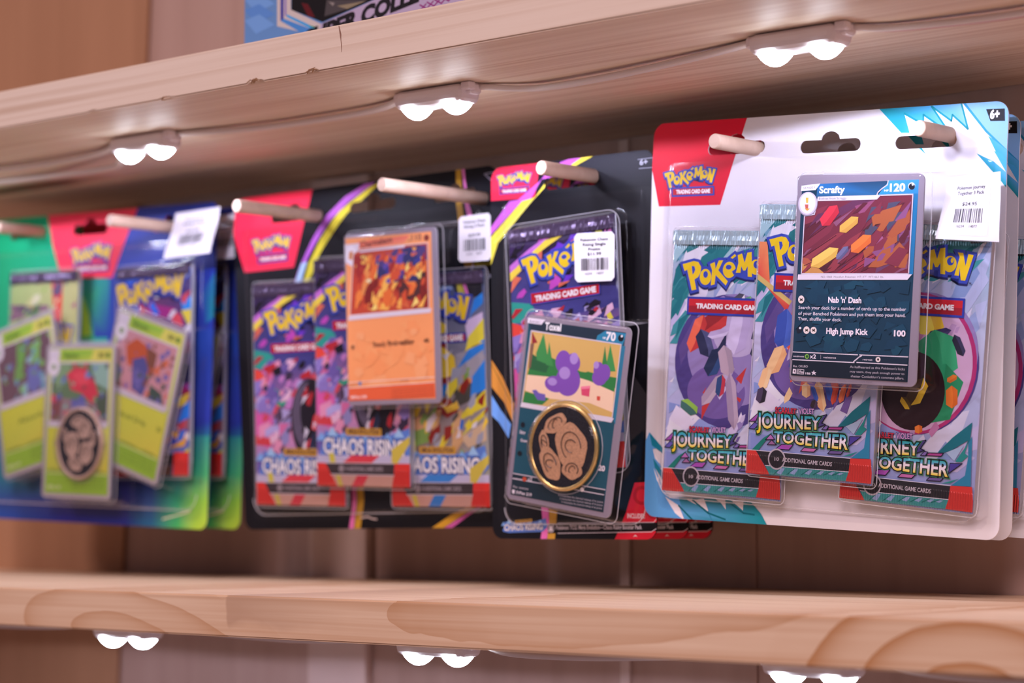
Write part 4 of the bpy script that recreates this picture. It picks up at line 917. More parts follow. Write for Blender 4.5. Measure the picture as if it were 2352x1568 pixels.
  ('P','#2a80d8',[31.1,47.7,31.1,42.2,23.5,37.1,21.1,32.3,25.1,44.3]),
  ('P','#c8b8d8',[18.7,33.6,30.7,37.9,30.8,30.6,20.4,24.9]),
  ('P','#d8d040',[31.1,34.8,31.2,24.4,18.8,18.9,21.2,26.1]),
  ('P','#2a80d8',[31.2,24.4,31.2,16.5,16.4,14.8,18.8,18.9]),
  ('P','#e8c838',[-2.6,30.3,2.4,34.4,6.5,32.4,4.9,25.6,-0.9,24.7]),
  ('P','#8a2a20',[-2.5,24.7,5.7,25.6,8.2,15.6,-0.8,15.5]),
  ('P','#9a9aa4',[12.3,17.4,30.8,21.5,30.9,0.8,14,-1.2]),
  ('P','#e8c838',[-2.5,18.6,4.1,21.4,11.5,16.2,12.4,6.9,4.2,3.5,0.9,6.7]),
  ('P','#8a2a20',[1.3,5.4,12.4,6.9,13.2,3.2,5.9,-2.1,1,0.5]),
  ('P','#2a80d8',[31.2,22.7,22,20.7,9.9,6.4,14,10.5,31.2,19.6]),
  ('P','#c8ccd8',[-0.9,22.3,4.1,17.1,8.2,18.2,10.7,19.9,5.8,14.6]),
  ('P','#e8d840',[31.2,22.7,26.8,22.9,18,18.4,21.2,21.3]),
  ('P','#c88a50',[16.4,6.8,22.9,4.7,22.1,1,17.3,2.4]),
  ('P','#4a4a44',[10,-1,22.1,2.9,30.9,2,30.9,-2.9,14.1,-8.5]),
  ('P','#2a80d8',[31.3,14.2,31.3,-0.5,21.3,-4.4,22.9,5.9]),
  ('P','#d8cc38',[31.3,-0.5,31.4,-9,14.1,-15.9,2.8,-29.2,-2.9,-29.1,10.1,-16.4]),
  ('P','#d8cc38',[31.4,-10.2,30.2,-13.8,14.2,-24.5,22.2,-16.1]),
  ('P','#e8c838',[-20.6,-10.1,-11.4,-8.5,-13.9,-13.4,-18.9,-13.9]),
  ('P','#8a2a20',[-3.1,-5.6,7.6,-4.6,13.3,-11,6,-14.5,-2.3,-10.6]),
  ('P','#e0bc40',[-0.6,-5,5.9,-8.9,12.5,-6,14.1,-9.8,6,-12]),
  ('P','#c89a70',[-18.9,-15.1,-10.5,-12.8,-5.5,-17.9,-13.8,-22.7]),
  ('P','#7aa050',[-18.8,-21.4,-8.8,-19.1,-3.8,-25.4,-17.1,-28.9]),
  ('P','#c8b090',[14.2,-24.5,31,-16.3,31.1,-26,19.1,-29.4]),
  ('P','#2f6ac0',[12.5,-13.4,15,-23.3,16.6,-15.9]),
  ('RS',31,60,-32,-44,32,10,1,3.4,2.2,55,['#e8c838','#8a2a20','#2a80d8','#9aa0b0','#d8cc38','#c8a070','#4a4a44','#7aa050','#d8d4dc']),
  ('LG',-4.9,39.8,55.2,-1.8),
  ('P','#b3202c',[-19.2,27.5,19.5,27.7,19.6,23.7,-19,23.4]),
  ('L','#39469f',0.9,[-19.2,27.5,19.5,27.7,19.6,23.7,-19,23.4,-19.2,27.5]),
  ('T','#efe6ee','TRADING CARD GAME',-17.1,23.9,17.5,24.3,2.9,2.9,0.05),
  ('P','#5a7fc8',[-31.6,-41.9,-27.7,-30,-14.9,-32,15.2,-32.6,30.1,-28.4,32.3,-39.4,26,-44.8,-23.1,-43.9]),
  ('P','#7aa8e0',[-33.9,-35.1,-30.6,-30.3,-26.6,-35.2]),
  ('P','#9ac4ec',[-26.2,-32.6,-22.8,-27.8,-18.9,-32.7]),
  ('P','#7aa8e0',[-18.4,-35.3,-15.1,-30.5,-11.2,-35.4]),
  ('P','#9ac4ec',[-10.8,-32.8,-7.6,-28,-3.7,-32.9]),
  ('P','#7aa8e0',[-3.2,-35.5,0,-30.7,3.9,-35.6]),
  ('P','#9ac4ec',[4.3,-33,7.5,-28.3,11.3,-33.1]),
  ('P','#7aa8e0',[11.7,-35.7,14.9,-31,18.7,-35.8]),
  ('P','#9ac4ec',[19.1,-33.2,22.3,-28.5,26.1,-33.3]),
  ('P','#7aa8e0',[26.5,-35.9,29.6,-31.2,33.4,-36]),
  ('T','#20306e','CHAOS RISING',-28.8,-41.2,26,-42.2,7.5,7.5,0.09),
  ('T','#e8e6f4','CHAOS RISING',-28.8,-41.2,26,-42.2,7.5,7.5,0.03),
  ('P','#c89a3a',[-13.2,-28.7,10.9,-28.8,10.9,-32.9,-13.2,-32.4]),
  ('T','#5a3a30','MEGA EVOLUTION',-11.5,-31.5,9.3,-31.9,2.2,2.2,0.04),
  ('P','#b8b4cc',[-32.5,-43,32.5,-43,32.5,-47,-32.5,-47]),
  ('P','#3a80c8',[-8,-43,12,-43,6,-47,-14,-47]),
  ('P','#c8b84a',[20,-40,32.5,-33,32.5,-37,24,-47,20,-47]),
  ('P','#c8c048',[-24,-42,-20,-42,-19,-47,-23,-47]),
  ('P','#d0362e',[-32.5,-47,-26.5,-47,-18,-59,-32.5,-59]),
  ('P','#d0362e',[22,-47,32.5,-47,32.5,-59,20,-59]),
  ('P','#3a3234',[-26.4,-47,22,-47,21.5,-53,-22.5,-53]),
  ('L','#d0c4c8',0.4,[-26.4,-47,22,-47]),
  ('L','#d0c4c8',0.5,[-22.5,-53,21.5,-53]),
  ('P','#c89a88',[-22,-53.3,21.4,-53.3,20,-59,-18,-59]),
  ('P','#c8b84a',[-19,-53.3,-16,-53.3,-14,-59,-17,-59]),
  ('P','#3a80c8',[-4,-53.3,4,-53.3,0,-59,-8,-59]),
  ('E','#8a8084',-15,-50,2,2),
  ('T','#9a9094','10 ADDITIONAL GAME CARDS',-12,-51,14,-51,2.2,2.2,0.02),
 ],
 'B': [
  ('G',['#111117','#15151c','#0b0b10','#0b0b10'],[-95.2,90.8,95,90.5,93.6,65.6,-94.4,70.2]),  # faint lamp light along the top edge put into the black
  ('P','#e82f4c',[-95.2,90.8,-34.8,90.4,-39.2,72.2,-47.9,49.5,-85.4,49.4,-92.5,70]),
  ('LG',-64.3,63.5,29.1,-4.5),
  ('P','#b3202c',[-74.6,57.9,-52.1,57.9,-52.4,53.8,-74.6,53.7]),
  ('L','#39469f',0.8,[-74.6,57.9,-52.1,57.9,-52.4,53.8,-74.6,53.7,-74.6,57.9]),
  ('T','#efe6ee','TRADING CARD GAME',-72.9,54.8,-53.7,54.8,1.6,1.6,0.05),
  ('P','#b060c4',[3,89.5,10.9,89.7,-7.8,80.7,-20,71.9,-30.6,61.5,-38.5,52.1,-44.5,44.5,-48.5,40.1,-43.3,49.8,-34.3,62.4,-22.6,75.4,-10.3,84.2]),
  ('P','#d8cc38',[5.9,87.3,15.3,89.6,3,81.6,-8.1,74.8,-18.6,65.1,-28.2,55.3,-34.3,45.1,-39.2,39.5,-42,39.7,-36.8,50.6,-26.8,63.8,-13.4,76.6]),
  ('P','#a8c8e8',[-42.3,51,-37.6,52,-42.8,41.7,-44.8,39.2,-48.5,39.4]),
  ('P','#b89030',[65.8,90.7,69.2,90.7,70.7,80.4,72.4,66.9,73.4,56.1,78.4,41.2,79.2,26.6,75.1,26.9,71.1,43.6,68.3,67.3]),
  ('P','#d878b8',[69.6,90.6,71.6,90.5,73.6,81.4,77.4,68.4,79.3,58.1,76.9,58.3,74.1,68.7,72.3,80.2]),
  ('L','#8a8a98',0.5,[89.7,82.9,85,86.5,91.1,86.9]),
  ('P','#d8c83a',[78.4,42.4,88.2,41.7,88.1,39.2,79.1,39.9]),
  ('P','#2a2a30',[53.4,39.9,88.1,40.4,87.9,36.1,55.7,37.2]),
  ('T','#e8e4e8','6+',79.4,29.5,82.6,29.5,2,2,0.02),
  ('L','#9a96a0',0.4,[77.1,33.1,88.2,34.2]),
  ('L','#b8b4c0',0.4,[77.7,37.1,78.3,33.3]),
  ('L','#b8b4c0',0.4,[79.4,37.2,80,33.4]),
  ('L','#b8b4c0',0.4,[81,37.3,81.6,33.6]),
  ('L','#b8b4c0',0.4,[82.7,37.3,83.3,33.7]),
  ('L','#b8b4c0',0.4,[84.3,37.4,84.9,33.8]),
  ('L','#b8b4c0',0.4,[85.9,37.5,86.5,34]),
  ('L','#b8b4c0',0.4,[87.6,37.5,88.2,34.1]),
  ('P','#d870b0',[-12.5,-67.5,-8.9,-67.9,-8.9,-76,-11.9,-90.4,-15.1,-90.4,-12.2,-78.6]),
  ('P','#b8902e',[-8.5,-67.9,-4,-68,-3.6,-75.5,-7,-90.4,-11.5,-90.4,-8.5,-76.7]),
  ('P','#c89a30',[41.9,-90.8,55.7,-83.9,70.9,-78.5,77.6,-75.4,79.1,-77.3,64,-84,49.5,-90.9]),
  ('P','#c05aa0',[49.9,-90.9,64,-84.4,79.5,-77.7,79.9,-78.6,68.1,-84.1,55.3,-90.9]),
  ('L','#d8c8c0',0.7,[-6.3,-84.9,-1.8,-84.3,1.6,-85.3,4.7,-85.7]),
 ],
 'G': [
  ('G',['#18a868','#1f9a78','#28a088','#20b070'],[-130,92,0,92,0,20,-130,20]),
  ('G',['#2a3890','#2c3c9c','#283a9a','#2a48a0'],[-5,92,95,92,95,20,-5,20]),
  ('G',['#20b070','#28a088','#2a3aa0','#2a9a90'],[-130,20,0,20,0,-30,-130,-30]),
  ('G',['#2a3aa0','#2a48a0','#2d3a9c','#2a3a98'],[0,20,95,20,95,-30,0,-30]),
  ('G',['#2a9a90','#2a4a98','#262a78','#2a7a90'],[-130,-30,-20,-30,-20,-92,-130,-92]),
  ('G',['#26286a','#2a3a98','#28a078','#2a2a78'],[-20,-30,95,-30,95,-55,-20,-60]),
  ('G',['#2a2a78','#28a078','#a8cc40','#c8d83a','#2f9a70','#2a4a9a'],[-20,-60,95,-55,95,-72,95,-92,40,-92,-20,-92]),
  ('G',['#58b848','#b8d838','#40b060','#38a868','#98cc38','#a8d038'],[-41.3,47.1,-27.5,45.3,-17.5,33.4,-12.4,15.8,-42.8,15.7,-42.9,37.9]),
  ('G',['#28a080','#2a8a90','#2a3a9c','#2a3298','#30a068'],[-40.5,52,0.2,50.6,0.9,16.9,-12.5,17.1,-19.8,38.6]),
  ('P','#b4d63c',[-35.6,40.4,-27.4,44,-18.4,30.8,-15.6,18.5,-34.4,16.8]),
  ('G',['#2a48a0','#2a70a0','#1f8a88','#2a60a8'],[82.1,40.7,93.7,52.6,94.8,28.1,85.8,22.1]),
  ('P','#e83a52',[-63.9,96.2,23.8,92.7,2.2,51.2,-45.3,52.1,-54.4,71.3]),
  ('LG',-18.4,65.8,37.5,-2.4),
  ('P','#b3202c',[-32.5,60.5,-0.8,59.9,-1.1,55.8,-31.2,55.9]),
  ('L','#39469f',0.8,[-32.5,60.5,-0.8,59.9,-1.1,55.8,-31.2,55.9,-32.5,60.5]),
  ('T','#efe6ee','TRADING CARD GAME',-29.7,56.6,-3.2,56.5,1.8,1.8,0.05),
  ('G',['#2a8a90','#28607e','#28707e','#2a8a80'],[-173.5,-41.4,-100.8,-40.7,-99.4,-64.3,-171.9,-65.8]),
  ('G',['#28607e','#28307e','#28307e','#28707e'],[-100.8,-40.7,-36.8,-40.1,-35.5,-63,-99.4,-64.3]),
  ('G',['#28307e','#262a70','#24266a','#28307e'],[-36.8,-40.1,19.7,-39.6,20.8,-61.8,-35.5,-63]),
  ('G',['#262a70','#2a3a90','#28307e','#24266a'],[19.7,-39.6,42.9,-39.3,44,-61.4,20.8,-61.8]),
  ('G',['#2a3a90','#2a6a98','#2a7a90','#28307e'],[42.9,-39.3,65.7,-39.1,66.7,-60.9,44,-61.4]),
  ('G',['#2a6a98','#2a8090','#30a078','#2a7a90'],[65.7,-39.1,80.5,-39,81.6,-60.6,66.7,-60.9]),
  ('G',['#2a8090','#3aa080','#60b860','#30a078'],[80.5,-39,100.6,-38.8,101.6,-60.2,81.6,-60.6]),
  ('G',['#2a8a80','#28707e','#2a4a90','#2a7a90'],[-171.9,-65.8,-99.4,-64.3,-98.5,-80,-170.9,-82]),
  ('G',['#28707e','#28307e','#26266e','#2a4a90'],[-99.4,-64.3,-35.5,-63,-34.7,-78.2,-98.5,-80]),
  ('G',['#28307e','#24266a','#24266a','#26266e'],[-35.5,-63,20.8,-61.8,21.5,-76.7,-34.7,-78.2]),
  ('G',['#24266a','#28307e','#2a4a80','#24266a'],[20.8,-61.8,44,-61.4,44.7,-76,21.5,-76.7]),
  ('G',['#28307e','#2a7a90','#30a070','#2a4a80'],[44,-61.4,66.7,-60.9,67.4,-75.4,44.7,-76]),
  ('G',['#2a7a90','#30a078','#78c048','#30a070'],[66.7,-60.9,81.6,-60.6,82.2,-75,67.4,-75.4]),
  ('G',['#30a078','#60b860','#a8d040','#78c048'],[81.6,-60.6,101.6,-60.2,102.3,-74.4,82.2,-75]),
  ('G',['#2a7a90','#2a4a90','#2a4a98','#2a6a98'],[-170.9,-82,-98.5,-80,-97.3,-99.6,-169.6,-102.2]),
  ('G',['#2a4a90','#26266e','#26266e','#2a4a98'],[-98.5,-80,-34.7,-78.2,-33.7,-97.2,-97.3,-99.6]),
  ('G',['#26266e','#24266a','#28307a','#26266e'],[-34.7,-78.2,21.5,-76.7,22.5,-95.1,-33.7,-97.2]),
  ('G',['#24266a','#2a4a80','#2a6a8a','#28307a'],[21.5,-76.7,44.7,-76,45.6,-94.3,22.5,-95.1]),
  ('G',['#2a4a80','#30a070','#48b058','#2a6a8a'],[44.7,-76,67.4,-75.4,68.3,-93.5,45.6,-94.3]),
  ('G',['#30a070','#78c048','#a8d040','#48b058'],[67.4,-75.4,82.2,-75,83.1,-92.9,68.3,-93.5]),
  ('G',['#78c048','#a8d040','#c8dc40','#a8d040'],[82.2,-75,102.3,-74.4,103.1,-92.2,83.1,-92.9]),
  ('L','#e8f0c0',0.8,[54.6,-85.8,60.4,-84.6,66.6,-83.4,78,-80.7]),
 ],
 'GB': [
  ('G',['#3a60c8','#3a3a70','#5a3a80','#8a3a60'],[-32.5,59,32.5,59,32.5,10,-32.5,10]),
  ('G',['#8a3a60','#5a3a80','#3a70c8','#c8a040'],[-32.5,10,32.5,10,32.5,-59,-32.5,-59]),
  ('P','#26262e',[-38.1,61.8,35.9,61.4,36.2,55.9,-37.9,58]),
  ('P','#d05ab8',[-14.9,57.7,9.4,59.3,7.7,55,-13.8,54.6]),
  ('P','#2f6ae0',[-39.7,53.6,36.2,55.9,28.9,50,-19.4,49.1,-39.4,48.5]),
  ('P','#c8b840',[13.2,59.2,19,59.6,19.3,53.4,14.5,52.9]),
  ('P','#d83a6a',[10.9,48.7,26,50.7,19.5,47.8]),
  ('P','#a02a80',[-20.7,35.9,-4.1,38,20.2,33.6,12.8,28.8,-13.7,33.2]),
  ('P','#2f70e0',[-5.1,38,-0.2,38.5,5.9,31.5,1.1,31]),
  ('P','#d84a5a',[14.5,33.7,24.2,29.8,26.4,23,16.7,26.3]),
  ('P','#2a90f0',[23.8,37.2,35.9,41.2,35.4,32,26,31.6]),
  ('P','#e0d048',[24.1,32.3,36.8,33.2,34.8,25.9,30.1,24.1]),
  ('P','#2a2a50',[24.3,3.1,36.8,1.6,36.2,-7.1,24.9,-8.4]),
  ('P','#3a8ae0',[27,-8.4,36.4,-10.5,33.4,-12.5]),
  ('P','#a02a50',[26,-10.4,34.4,-11.8,33.7,-18.5,25.4,-19.2]),
  ('P','#2f80e8',[36.6,-14.5,37,-24.5,21.8,-31.3,27.5,-20.5]),
  ('P','#8a5a6a',[21.7,-30,36.1,-26.6,34.4,-33.9,20.9,-34.7]),
  ('P','#e0a840',[17.8,-34.8,32.4,-35.3,28.6,-42.7,17.2,-43.6]),
  ('P','#d8d8e0',[28.3,-36.7,35.4,-33.9,32.6,-40]),
  ('P','#c8c83a',[36.8,-40.6,38,-45.3,26.7,-46.8]),
  ('RS',51,60,-32,-44,32,56,1,4,2.2,30,['#2f70e0','#3a48b0','#a02a80','#26262e','#e0c848','#d05ab8','#c84a5a','#d8d8e4']),
  ('LG',-4.6,45.1,62,0),
  ('P','#26242c',[-26.4,-47,22,-47,21.5,-53,-22.5,-53]),
  ('P','#c8302e',[-32.5,-46,-26.5,-46,-18,-59,-32.5,-59]),
  ('P','#d8342e',[20,-46,32.5,-46,32.5,-59,19,-59]),
  ('P','#5a3a30',[-22,-53.3,19,-53.3,18,-59,-18,-59]),
 ],
 'GA': [
  ('G',['#a8c078','#c8c888','#8a9a58','#7a8a60'],[-32.5,59,32.5,59,32.5,-59,-32.5,-59]),
  ('P','#8ab850',[-22.3,61.8,14.3,61.7,13.6,55.9,-11.1,56.8]),
  ('P','#5a7a60',[-44.2,56.6,-28.8,59.4,-15.3,54.3,-32.7,50.9]),
  ('P','#c8a860',[-6,61.2,-0.6,61,-1.1,51.8,-5.5,52]),
  ('P','#6a5a78',[-10.3,61.4,-6.5,61.2,-5.5,52,-8.7,52.1]),
  ('P','#e0dcb0',[-44.4,60.6,-32.2,61.5,-44.2,57.9]),
  ('P','#e04840',[6.8,52.9,17.9,53.8,17.2,18.1,12.4,19.5]),
  ('P','#8a6a78',[-43.2,40.5,4.9,39.2,5.1,36.6,-42.5,28.4]),
  ('P','#6a5868',[-29.8,38.1,-10.3,41.6,-7.9,36.9,-20.8,35.3]),
  ('P','#8ac050',[-39.7,37.1,-30.8,37.5,-31.7,34.2,-38.4,34.4]),
  ('P','#d0606a',[-13.4,38.4,-8,38.9,-8.9,35.6]),
  ('RS',52,60,-32,-44,32,56,1,4,1.6,30,['#8ab850','#6a5a78','#c8c888','#5a7a50','#a87080','#d8d8b0']),
  ('LG',0,19,56,0),
  ('P','#26242c',[-26.4,-47,22,-47,21.5,-53,-22.5,-53]),
  ('P','#c8302e',[-32.5,-46,-26.5,-46,-18,-59,-32.5,-59]),
  ('P','#d8342e',[20,-46,32.5,-46,32.5,-59,19,-59]),
 ],
 'STS': [
  ('T','#2c2833','Pokemon Chaos',-7.5,8.25,7.5,8.25,1.5,1.5,0.015),
  ('T','#2c2833','Rising Single',-6.25,5.8,6.25,5.8,1.5,1.5,0.015),
  ('T','#2c2833','Promo',-3.25,3.35,3.25,3.35,1.5,1.5,0.015),
  ('T','#2c2833','$11.99',-3.75,0.9,3.75,0.9,1.5,1.5,0.015),
  ('P','#332f3a',[-7.26,-0.5,-6.93,-0.5,-6.93,-6.75,-7.26,-6.75]),
  ('P','#332f3a',[-6.66,-0.5,-6.41,-0.5,-6.41,-6.75,-6.66,-6.75]),
  ('P','#332f3a',[-6.03,-0.5,-5.31,-0.5,-5.31,-6.75,-6.03,-6.75]),
  ('P','#332f3a',[-4.93,-0.5,-4.21,-0.5,-4.21,-6.75,-4.93,-6.75]),
  ('P','#332f3a',[-3.94,-0.5,-3.7,-0.5,-3.7,-6.75,-3.94,-6.75]),
  ('P','#332f3a',[-3.31,-0.5,-3.07,-0.5,-3.07,-6.75,-3.31,-6.75]),
  ('P','#332f3a',[-2.68,-0.5,-2.44,-0.5,-2.44,-6.75,-2.68,-6.75]),
  ('P','#332f3a',[-1.78,-0.5,-1.45,-0.5,-1.45,-6.75,-1.78,-6.75]),
  ('P','#332f3a',[-0.79,-0.5,-0.55,-0.5,-0.55,-6.75,-0.79,-6.75]),
  ('P','#332f3a',[0.11,-0.5,0.44,-0.5,0.44,-6.75,0.11,-6.75]),
  ('P','#332f3a',[1.1,-0.5,1.34,-0.5,1.34,-6.75,1.1,-6.75]),
  ('P','#332f3a',[1.62,-0.5,2.11,-0.5,2.11,-6.75,1.62,-6.75]),
  ('P','#332f3a',[2.39,-0.5,2.72,-0.5,2.72,-6.75,2.39,-6.75]),
  ('P','#332f3a',[3.38,-0.5,3.87,-0.5,3.87,-6.75,3.38,-6.75]),
  ('P','#332f3a',[4.15,-0.5,4.86,-0.5,4.86,-6.75,4.15,-6.75]),
  ('P','#332f3a',[5.25,-0.5,5.58,-0.5,5.58,-6.75,5.25,-6.75]),
  ('P','#332f3a',[6.24,-0.5,6.48,-0.5,6.48,-6.75,6.24,-6.75]),
  ('P','#332f3a',[7.14,-0.5,7.47,-0.5,7.47,-6.75,7.14,-6.75]),
  ('T','#4a4652','16234',-5.28,-9,-1.32,-9,1.25,1.25,0),
  ('T','#4a4652','14077',1.32,-9,5.28,-9,1.25,1.25,0),
 ],
 'STB': [
  ('T','#2c2833','Pokemon Chaos',-7.5,8.25,7.5,8.25,1.5,1.5,0.015),
  ('T','#2c2833','Rising 3 Pack',-7,5.8,7,5.8,1.5,1.5,0.015),
  ('T','#2c2833','',-0.5,3.35,0.5,3.35,1.5,1.5,0.015),
  ('T','#2c2833','$29.99',-4,0.9,4,0.9,1.5,1.5,0.015),
  ('P','#332f3a',[-7.26,-0.5,-7.02,-0.5,-7.02,-6.75,-7.26,-6.75]),
  ('P','#332f3a',[-6.63,-0.5,-6.39,-0.5,-6.39,-6.75,-6.63,-6.75]),
  ('P','#332f3a',[-5.73,-0.5,-5.02,-0.5,-5.02,-6.75,-5.73,-6.75]),
  ('P','#332f3a',[-4.36,-0.5,-3.64,-0.5,-3.64,-6.75,-4.36,-6.75]),
  ('P','#332f3a',[-3.37,-0.5,-2.65,-0.5,-2.65,-6.75,-3.37,-6.75]),
  ('P','#332f3a',[-1.99,-0.5,-1.66,-0.5,-1.66,-6.75,-1.99,-6.75]),
  ('P','#332f3a',[-1.28,-0.5,-0.56,-0.5,-0.56,-6.75,-1.28,-6.75]),
  ('P','#332f3a',[0.1,-0.5,0.34,-0.5,0.34,-6.75,0.1,-6.75]),
  ('P','#332f3a',[0.62,-0.5,0.86,-0.5,0.86,-6.75,0.62,-6.75]),
  ('P','#332f3a',[1.24,-0.5,1.96,-0.5,1.96,-6.75,1.24,-6.75]),
  ('P','#332f3a',[2.62,-0.5,2.86,-0.5,2.86,-6.75,2.62,-6.75]),
  ('P','#332f3a',[3.52,-0.5,4.23,-0.5,4.23,-6.75,3.52,-6.75]),
  ('P','#332f3a',[4.89,-0.5,5.39,-0.5,5.39,-6.75,4.89,-6.75]),
  ('P','#332f3a',[5.78,-0.5,6.27,-0.5,6.27,-6.75,5.78,-6.75]),
  ('P','#332f3a',[6.54,-0.5,7.26,-0.5,7.26,-6.75,6.54,-6.75]),
  ('T','#4a4652','16234',-5.28,-9,-1.32,-9,1.25,1.25,0),
  ('T','#4a4652','14077',1.32,-9,5.28,-9,1.25,1.25,0),
 ],
 'STW': [
  ('T','#2c2833','Pokemon Journey',-8,8.25,8,8.25,1.5,1.5,0.015),
  ('T','#2c2833','Together 3 Pack',-7.5,5.8,7.5,5.8,1.5,1.5,0.015),
  ('T','#2c2833','',-0.5,3.35,0.5,3.35,1.5,1.5,0.015),
  ('T','#2c2833','$24.95',-4,0.9,4,0.9,1.5,1.5,0.015),
  ('P','#332f3a',[-7.26,-0.5,-6.76,-0.5,-6.76,-6.75,-7.26,-6.75]),
  ('P','#332f3a',[-6.49,-0.5,-6.16,-0.5,-6.16,-6.75,-6.49,-6.75]),
  ('P','#332f3a',[-5.88,-0.5,-5.64,-0.5,-5.64,-6.75,-5.88,-6.75]),
  ('P','#332f3a',[-5.37,-0.5,-5.04,-0.5,-5.04,-6.75,-5.37,-6.75]),
  ('P','#332f3a',[-4.65,-0.5,-3.94,-0.5,-3.94,-6.75,-4.65,-6.75]),
  ('P','#332f3a',[-3.28,-0.5,-2.56,-0.5,-2.56,-6.75,-3.28,-6.75]),
  ('P','#332f3a',[-2.18,-0.5,-1.85,-0.5,-1.85,-6.75,-2.18,-6.75]),
  ('P','#332f3a',[-1.19,-0.5,-0.86,-0.5,-0.86,-6.75,-1.19,-6.75]),
  ('P','#332f3a',[-0.2,-0.5,0.04,-0.5,0.04,-6.75,-0.2,-6.75]),
  ('P','#332f3a',[0.32,-0.5,0.56,-0.5,0.56,-6.75,0.32,-6.75]),
  ('P','#332f3a',[0.95,-0.5,1.66,-0.5,1.66,-6.75,0.95,-6.75]),
  ('P','#332f3a',[2.32,-0.5,2.56,-0.5,2.56,-6.75,2.32,-6.75]),
  ('P','#332f3a',[3.22,-0.5,3.55,-0.5,3.55,-6.75,3.22,-6.75]),
  ('P','#332f3a',[4.21,-0.5,4.71,-0.5,4.71,-6.75,4.21,-6.75]),
  ('P','#332f3a',[5.37,-0.5,5.86,-0.5,5.86,-6.75,5.37,-6.75]),
  ('P','#332f3a',[6.14,-0.5,6.47,-0.5,6.47,-6.75,6.14,-6.75]),
  ('P','#332f3a',[7.13,-0.5,7.46,-0.5,7.46,-6.75,7.13,-6.75]),
  ('T','#4a4652','16234',-5.28,-9,-1.32,-9,1.25,1.25,0),
  ('T','#4a4652','14077',1.32,-9,5.28,-9,1.25,1.25,0),
 ],
 'STG': [
  ('T','#2c2833','Pokemon',-6,8.25,6,8.25,1.5,1.5,0.015),
  ('T','#2c2833','Rising 3 Pack',-7,5.8,7,5.8,1.5,1.5,0.015),
  ('T','#2c2833','',-0.5,3.35,0.5,3.35,1.5,1.5,0.015),
  ('T','#2c2833','$29.99',-4,0.9,4,0.9,1.5,1.5,0.015),
  ('P','#332f3a',[-7.26,-0.5,-6.76,-0.5,-6.76,-6.75,-7.26,-6.75]),
  ('P','#332f3a',[-6.1,-0.5,-5.39,-0.5,-5.39,-6.75,-6.1,-6.75]),
  ('P','#332f3a',[-5.01,-0.5,-4.68,-0.5,-4.68,-6.75,-5.01,-6.75]),
  ('P','#332f3a',[-4.4,-0.5,-3.69,-0.5,-3.69,-6.75,-4.4,-6.75]),
  ('P','#332f3a',[-3.41,-0.5,-2.92,-0.5,-2.92,-6.75,-3.41,-6.75]),
  ('P','#332f3a',[-2.53,-0.5,-2.04,-0.5,-2.04,-6.75,-2.53,-6.75]),
  ('P','#332f3a',[-1.76,-0.5,-1.05,-0.5,-1.05,-6.75,-1.76,-6.75]),
  ('P','#332f3a',[-0.66,-0.5,-0.17,-0.5,-0.17,-6.75,-0.66,-6.75]),
  ('P','#332f3a',[0.22,-0.5,0.46,-0.5,0.46,-6.75,0.22,-6.75]),
  ('P','#332f3a',[0.74,-0.5,1.23,-0.5,1.23,-6.75,0.74,-6.75]),
  ('P','#332f3a',[1.51,-0.5,2,-0.5,2,-6.75,1.51,-6.75]),
  ('P','#332f3a',[2.66,-0.5,3.16,-0.5,3.16,-6.75,2.66,-6.75]),
  ('P','#332f3a',[3.43,-0.5,4.15,-0.5,4.15,-6.75,3.43,-6.75]),
  ('P','#332f3a',[4.42,-0.5,5.14,-0.5,5.14,-6.75,4.42,-6.75]),
  ('P','#332f3a',[5.52,-0.5,5.85,-0.5,5.85,-6.75,5.52,-6.75]),
  ('P','#332f3a',[6.24,-0.5,6.73,-0.5,6.73,-6.75,6.24,-6.75]),
  ('P','#332f3a',[7.12,-0.5,7.61,-0.5,7.61,-6.75,7.12,-6.75]),
  ('T','#4a4652','16234',-5.28,-9,-1.32,-9,1.25,1.25,0),
  ('T','#4a4652','14077',1.32,-9,5.28,-9,1.25,1.25,0),
 ],
 'BOX': [
  ('P','#5a8cd0',[-103.5,49.6,-92.7,51.1,-81.1,44.2,-94.9,41.5]),
  ('P','#6fa0dc',[-103.4,44.3,-92.6,45.9,-81.1,39,-94.8,36.3]),
  ('P','#5a8cd0',[-103.4,39.1,-92.6,40.6,-81,33.8,-94.8,31.1]),
  ('P','#6fa0dc',[-103.3,33.8,-92.5,35.4,-81,28.6,-94.7,25.8]),
  ('P','#c8c0bc',[-79.7,71.9,-69.7,70.3,-69.3,34.5,-46.7,23.9,-51,20,-62.5,22.6,-79.3,27.6]),
  ('P','#3a3a98',[-77.2,71.5,-75,71.2,-74.6,30.8,-76.8,29.9]),
  ('P','#4a8ad0',[-76.8,29.9,-74.6,30.8,-51.1,21.5,-56.9,20.7,-62.9,22.6]),
  ('P','#3aa0e0',[-72.3,32.6,-58.5,26.3,-51.1,22.7,-54,22.6,-72.3,31.3]),
  ('P','#4a9a60',[-57,25.3,-49.6,22.9,-51.8,22.6]),
  ('P','#8a7ab8',[-74.2,71,-72.9,70.8,-72.5,31.6,-73.8,32.3]),
  ('P','#171518',[-69.3,70.2,32.6,53.7,-11.7,31,-46.7,25.2,-69,34.3]),
  ('P','#5a1a20',[-61.9,36.8,-57.1,35.5,-51.9,28.2,-57,29.4]),
  ('P','#4a4648',[-43.9,35.7,-15.2,31.5,-29.4,29.1,-45.3,27.8]),
  ('P','#8a8480',[-42.4,34.5,-38.1,33.3,-39.5,32]),
  ('P','#8a8068',[-36.6,31.6,-16.6,31.2,-29.4,29.1]),
  ('P','#b0a4c0',[-48.2,24.4,-11,30.9,32.6,40.6,96.6,43.3,96.5,-7.8,-48,10.9]),
  ('TV','#1f1d22','SUPER COLLECTION',-59.1,14.7,58.2,32.1,7.6,7.6,0.06),
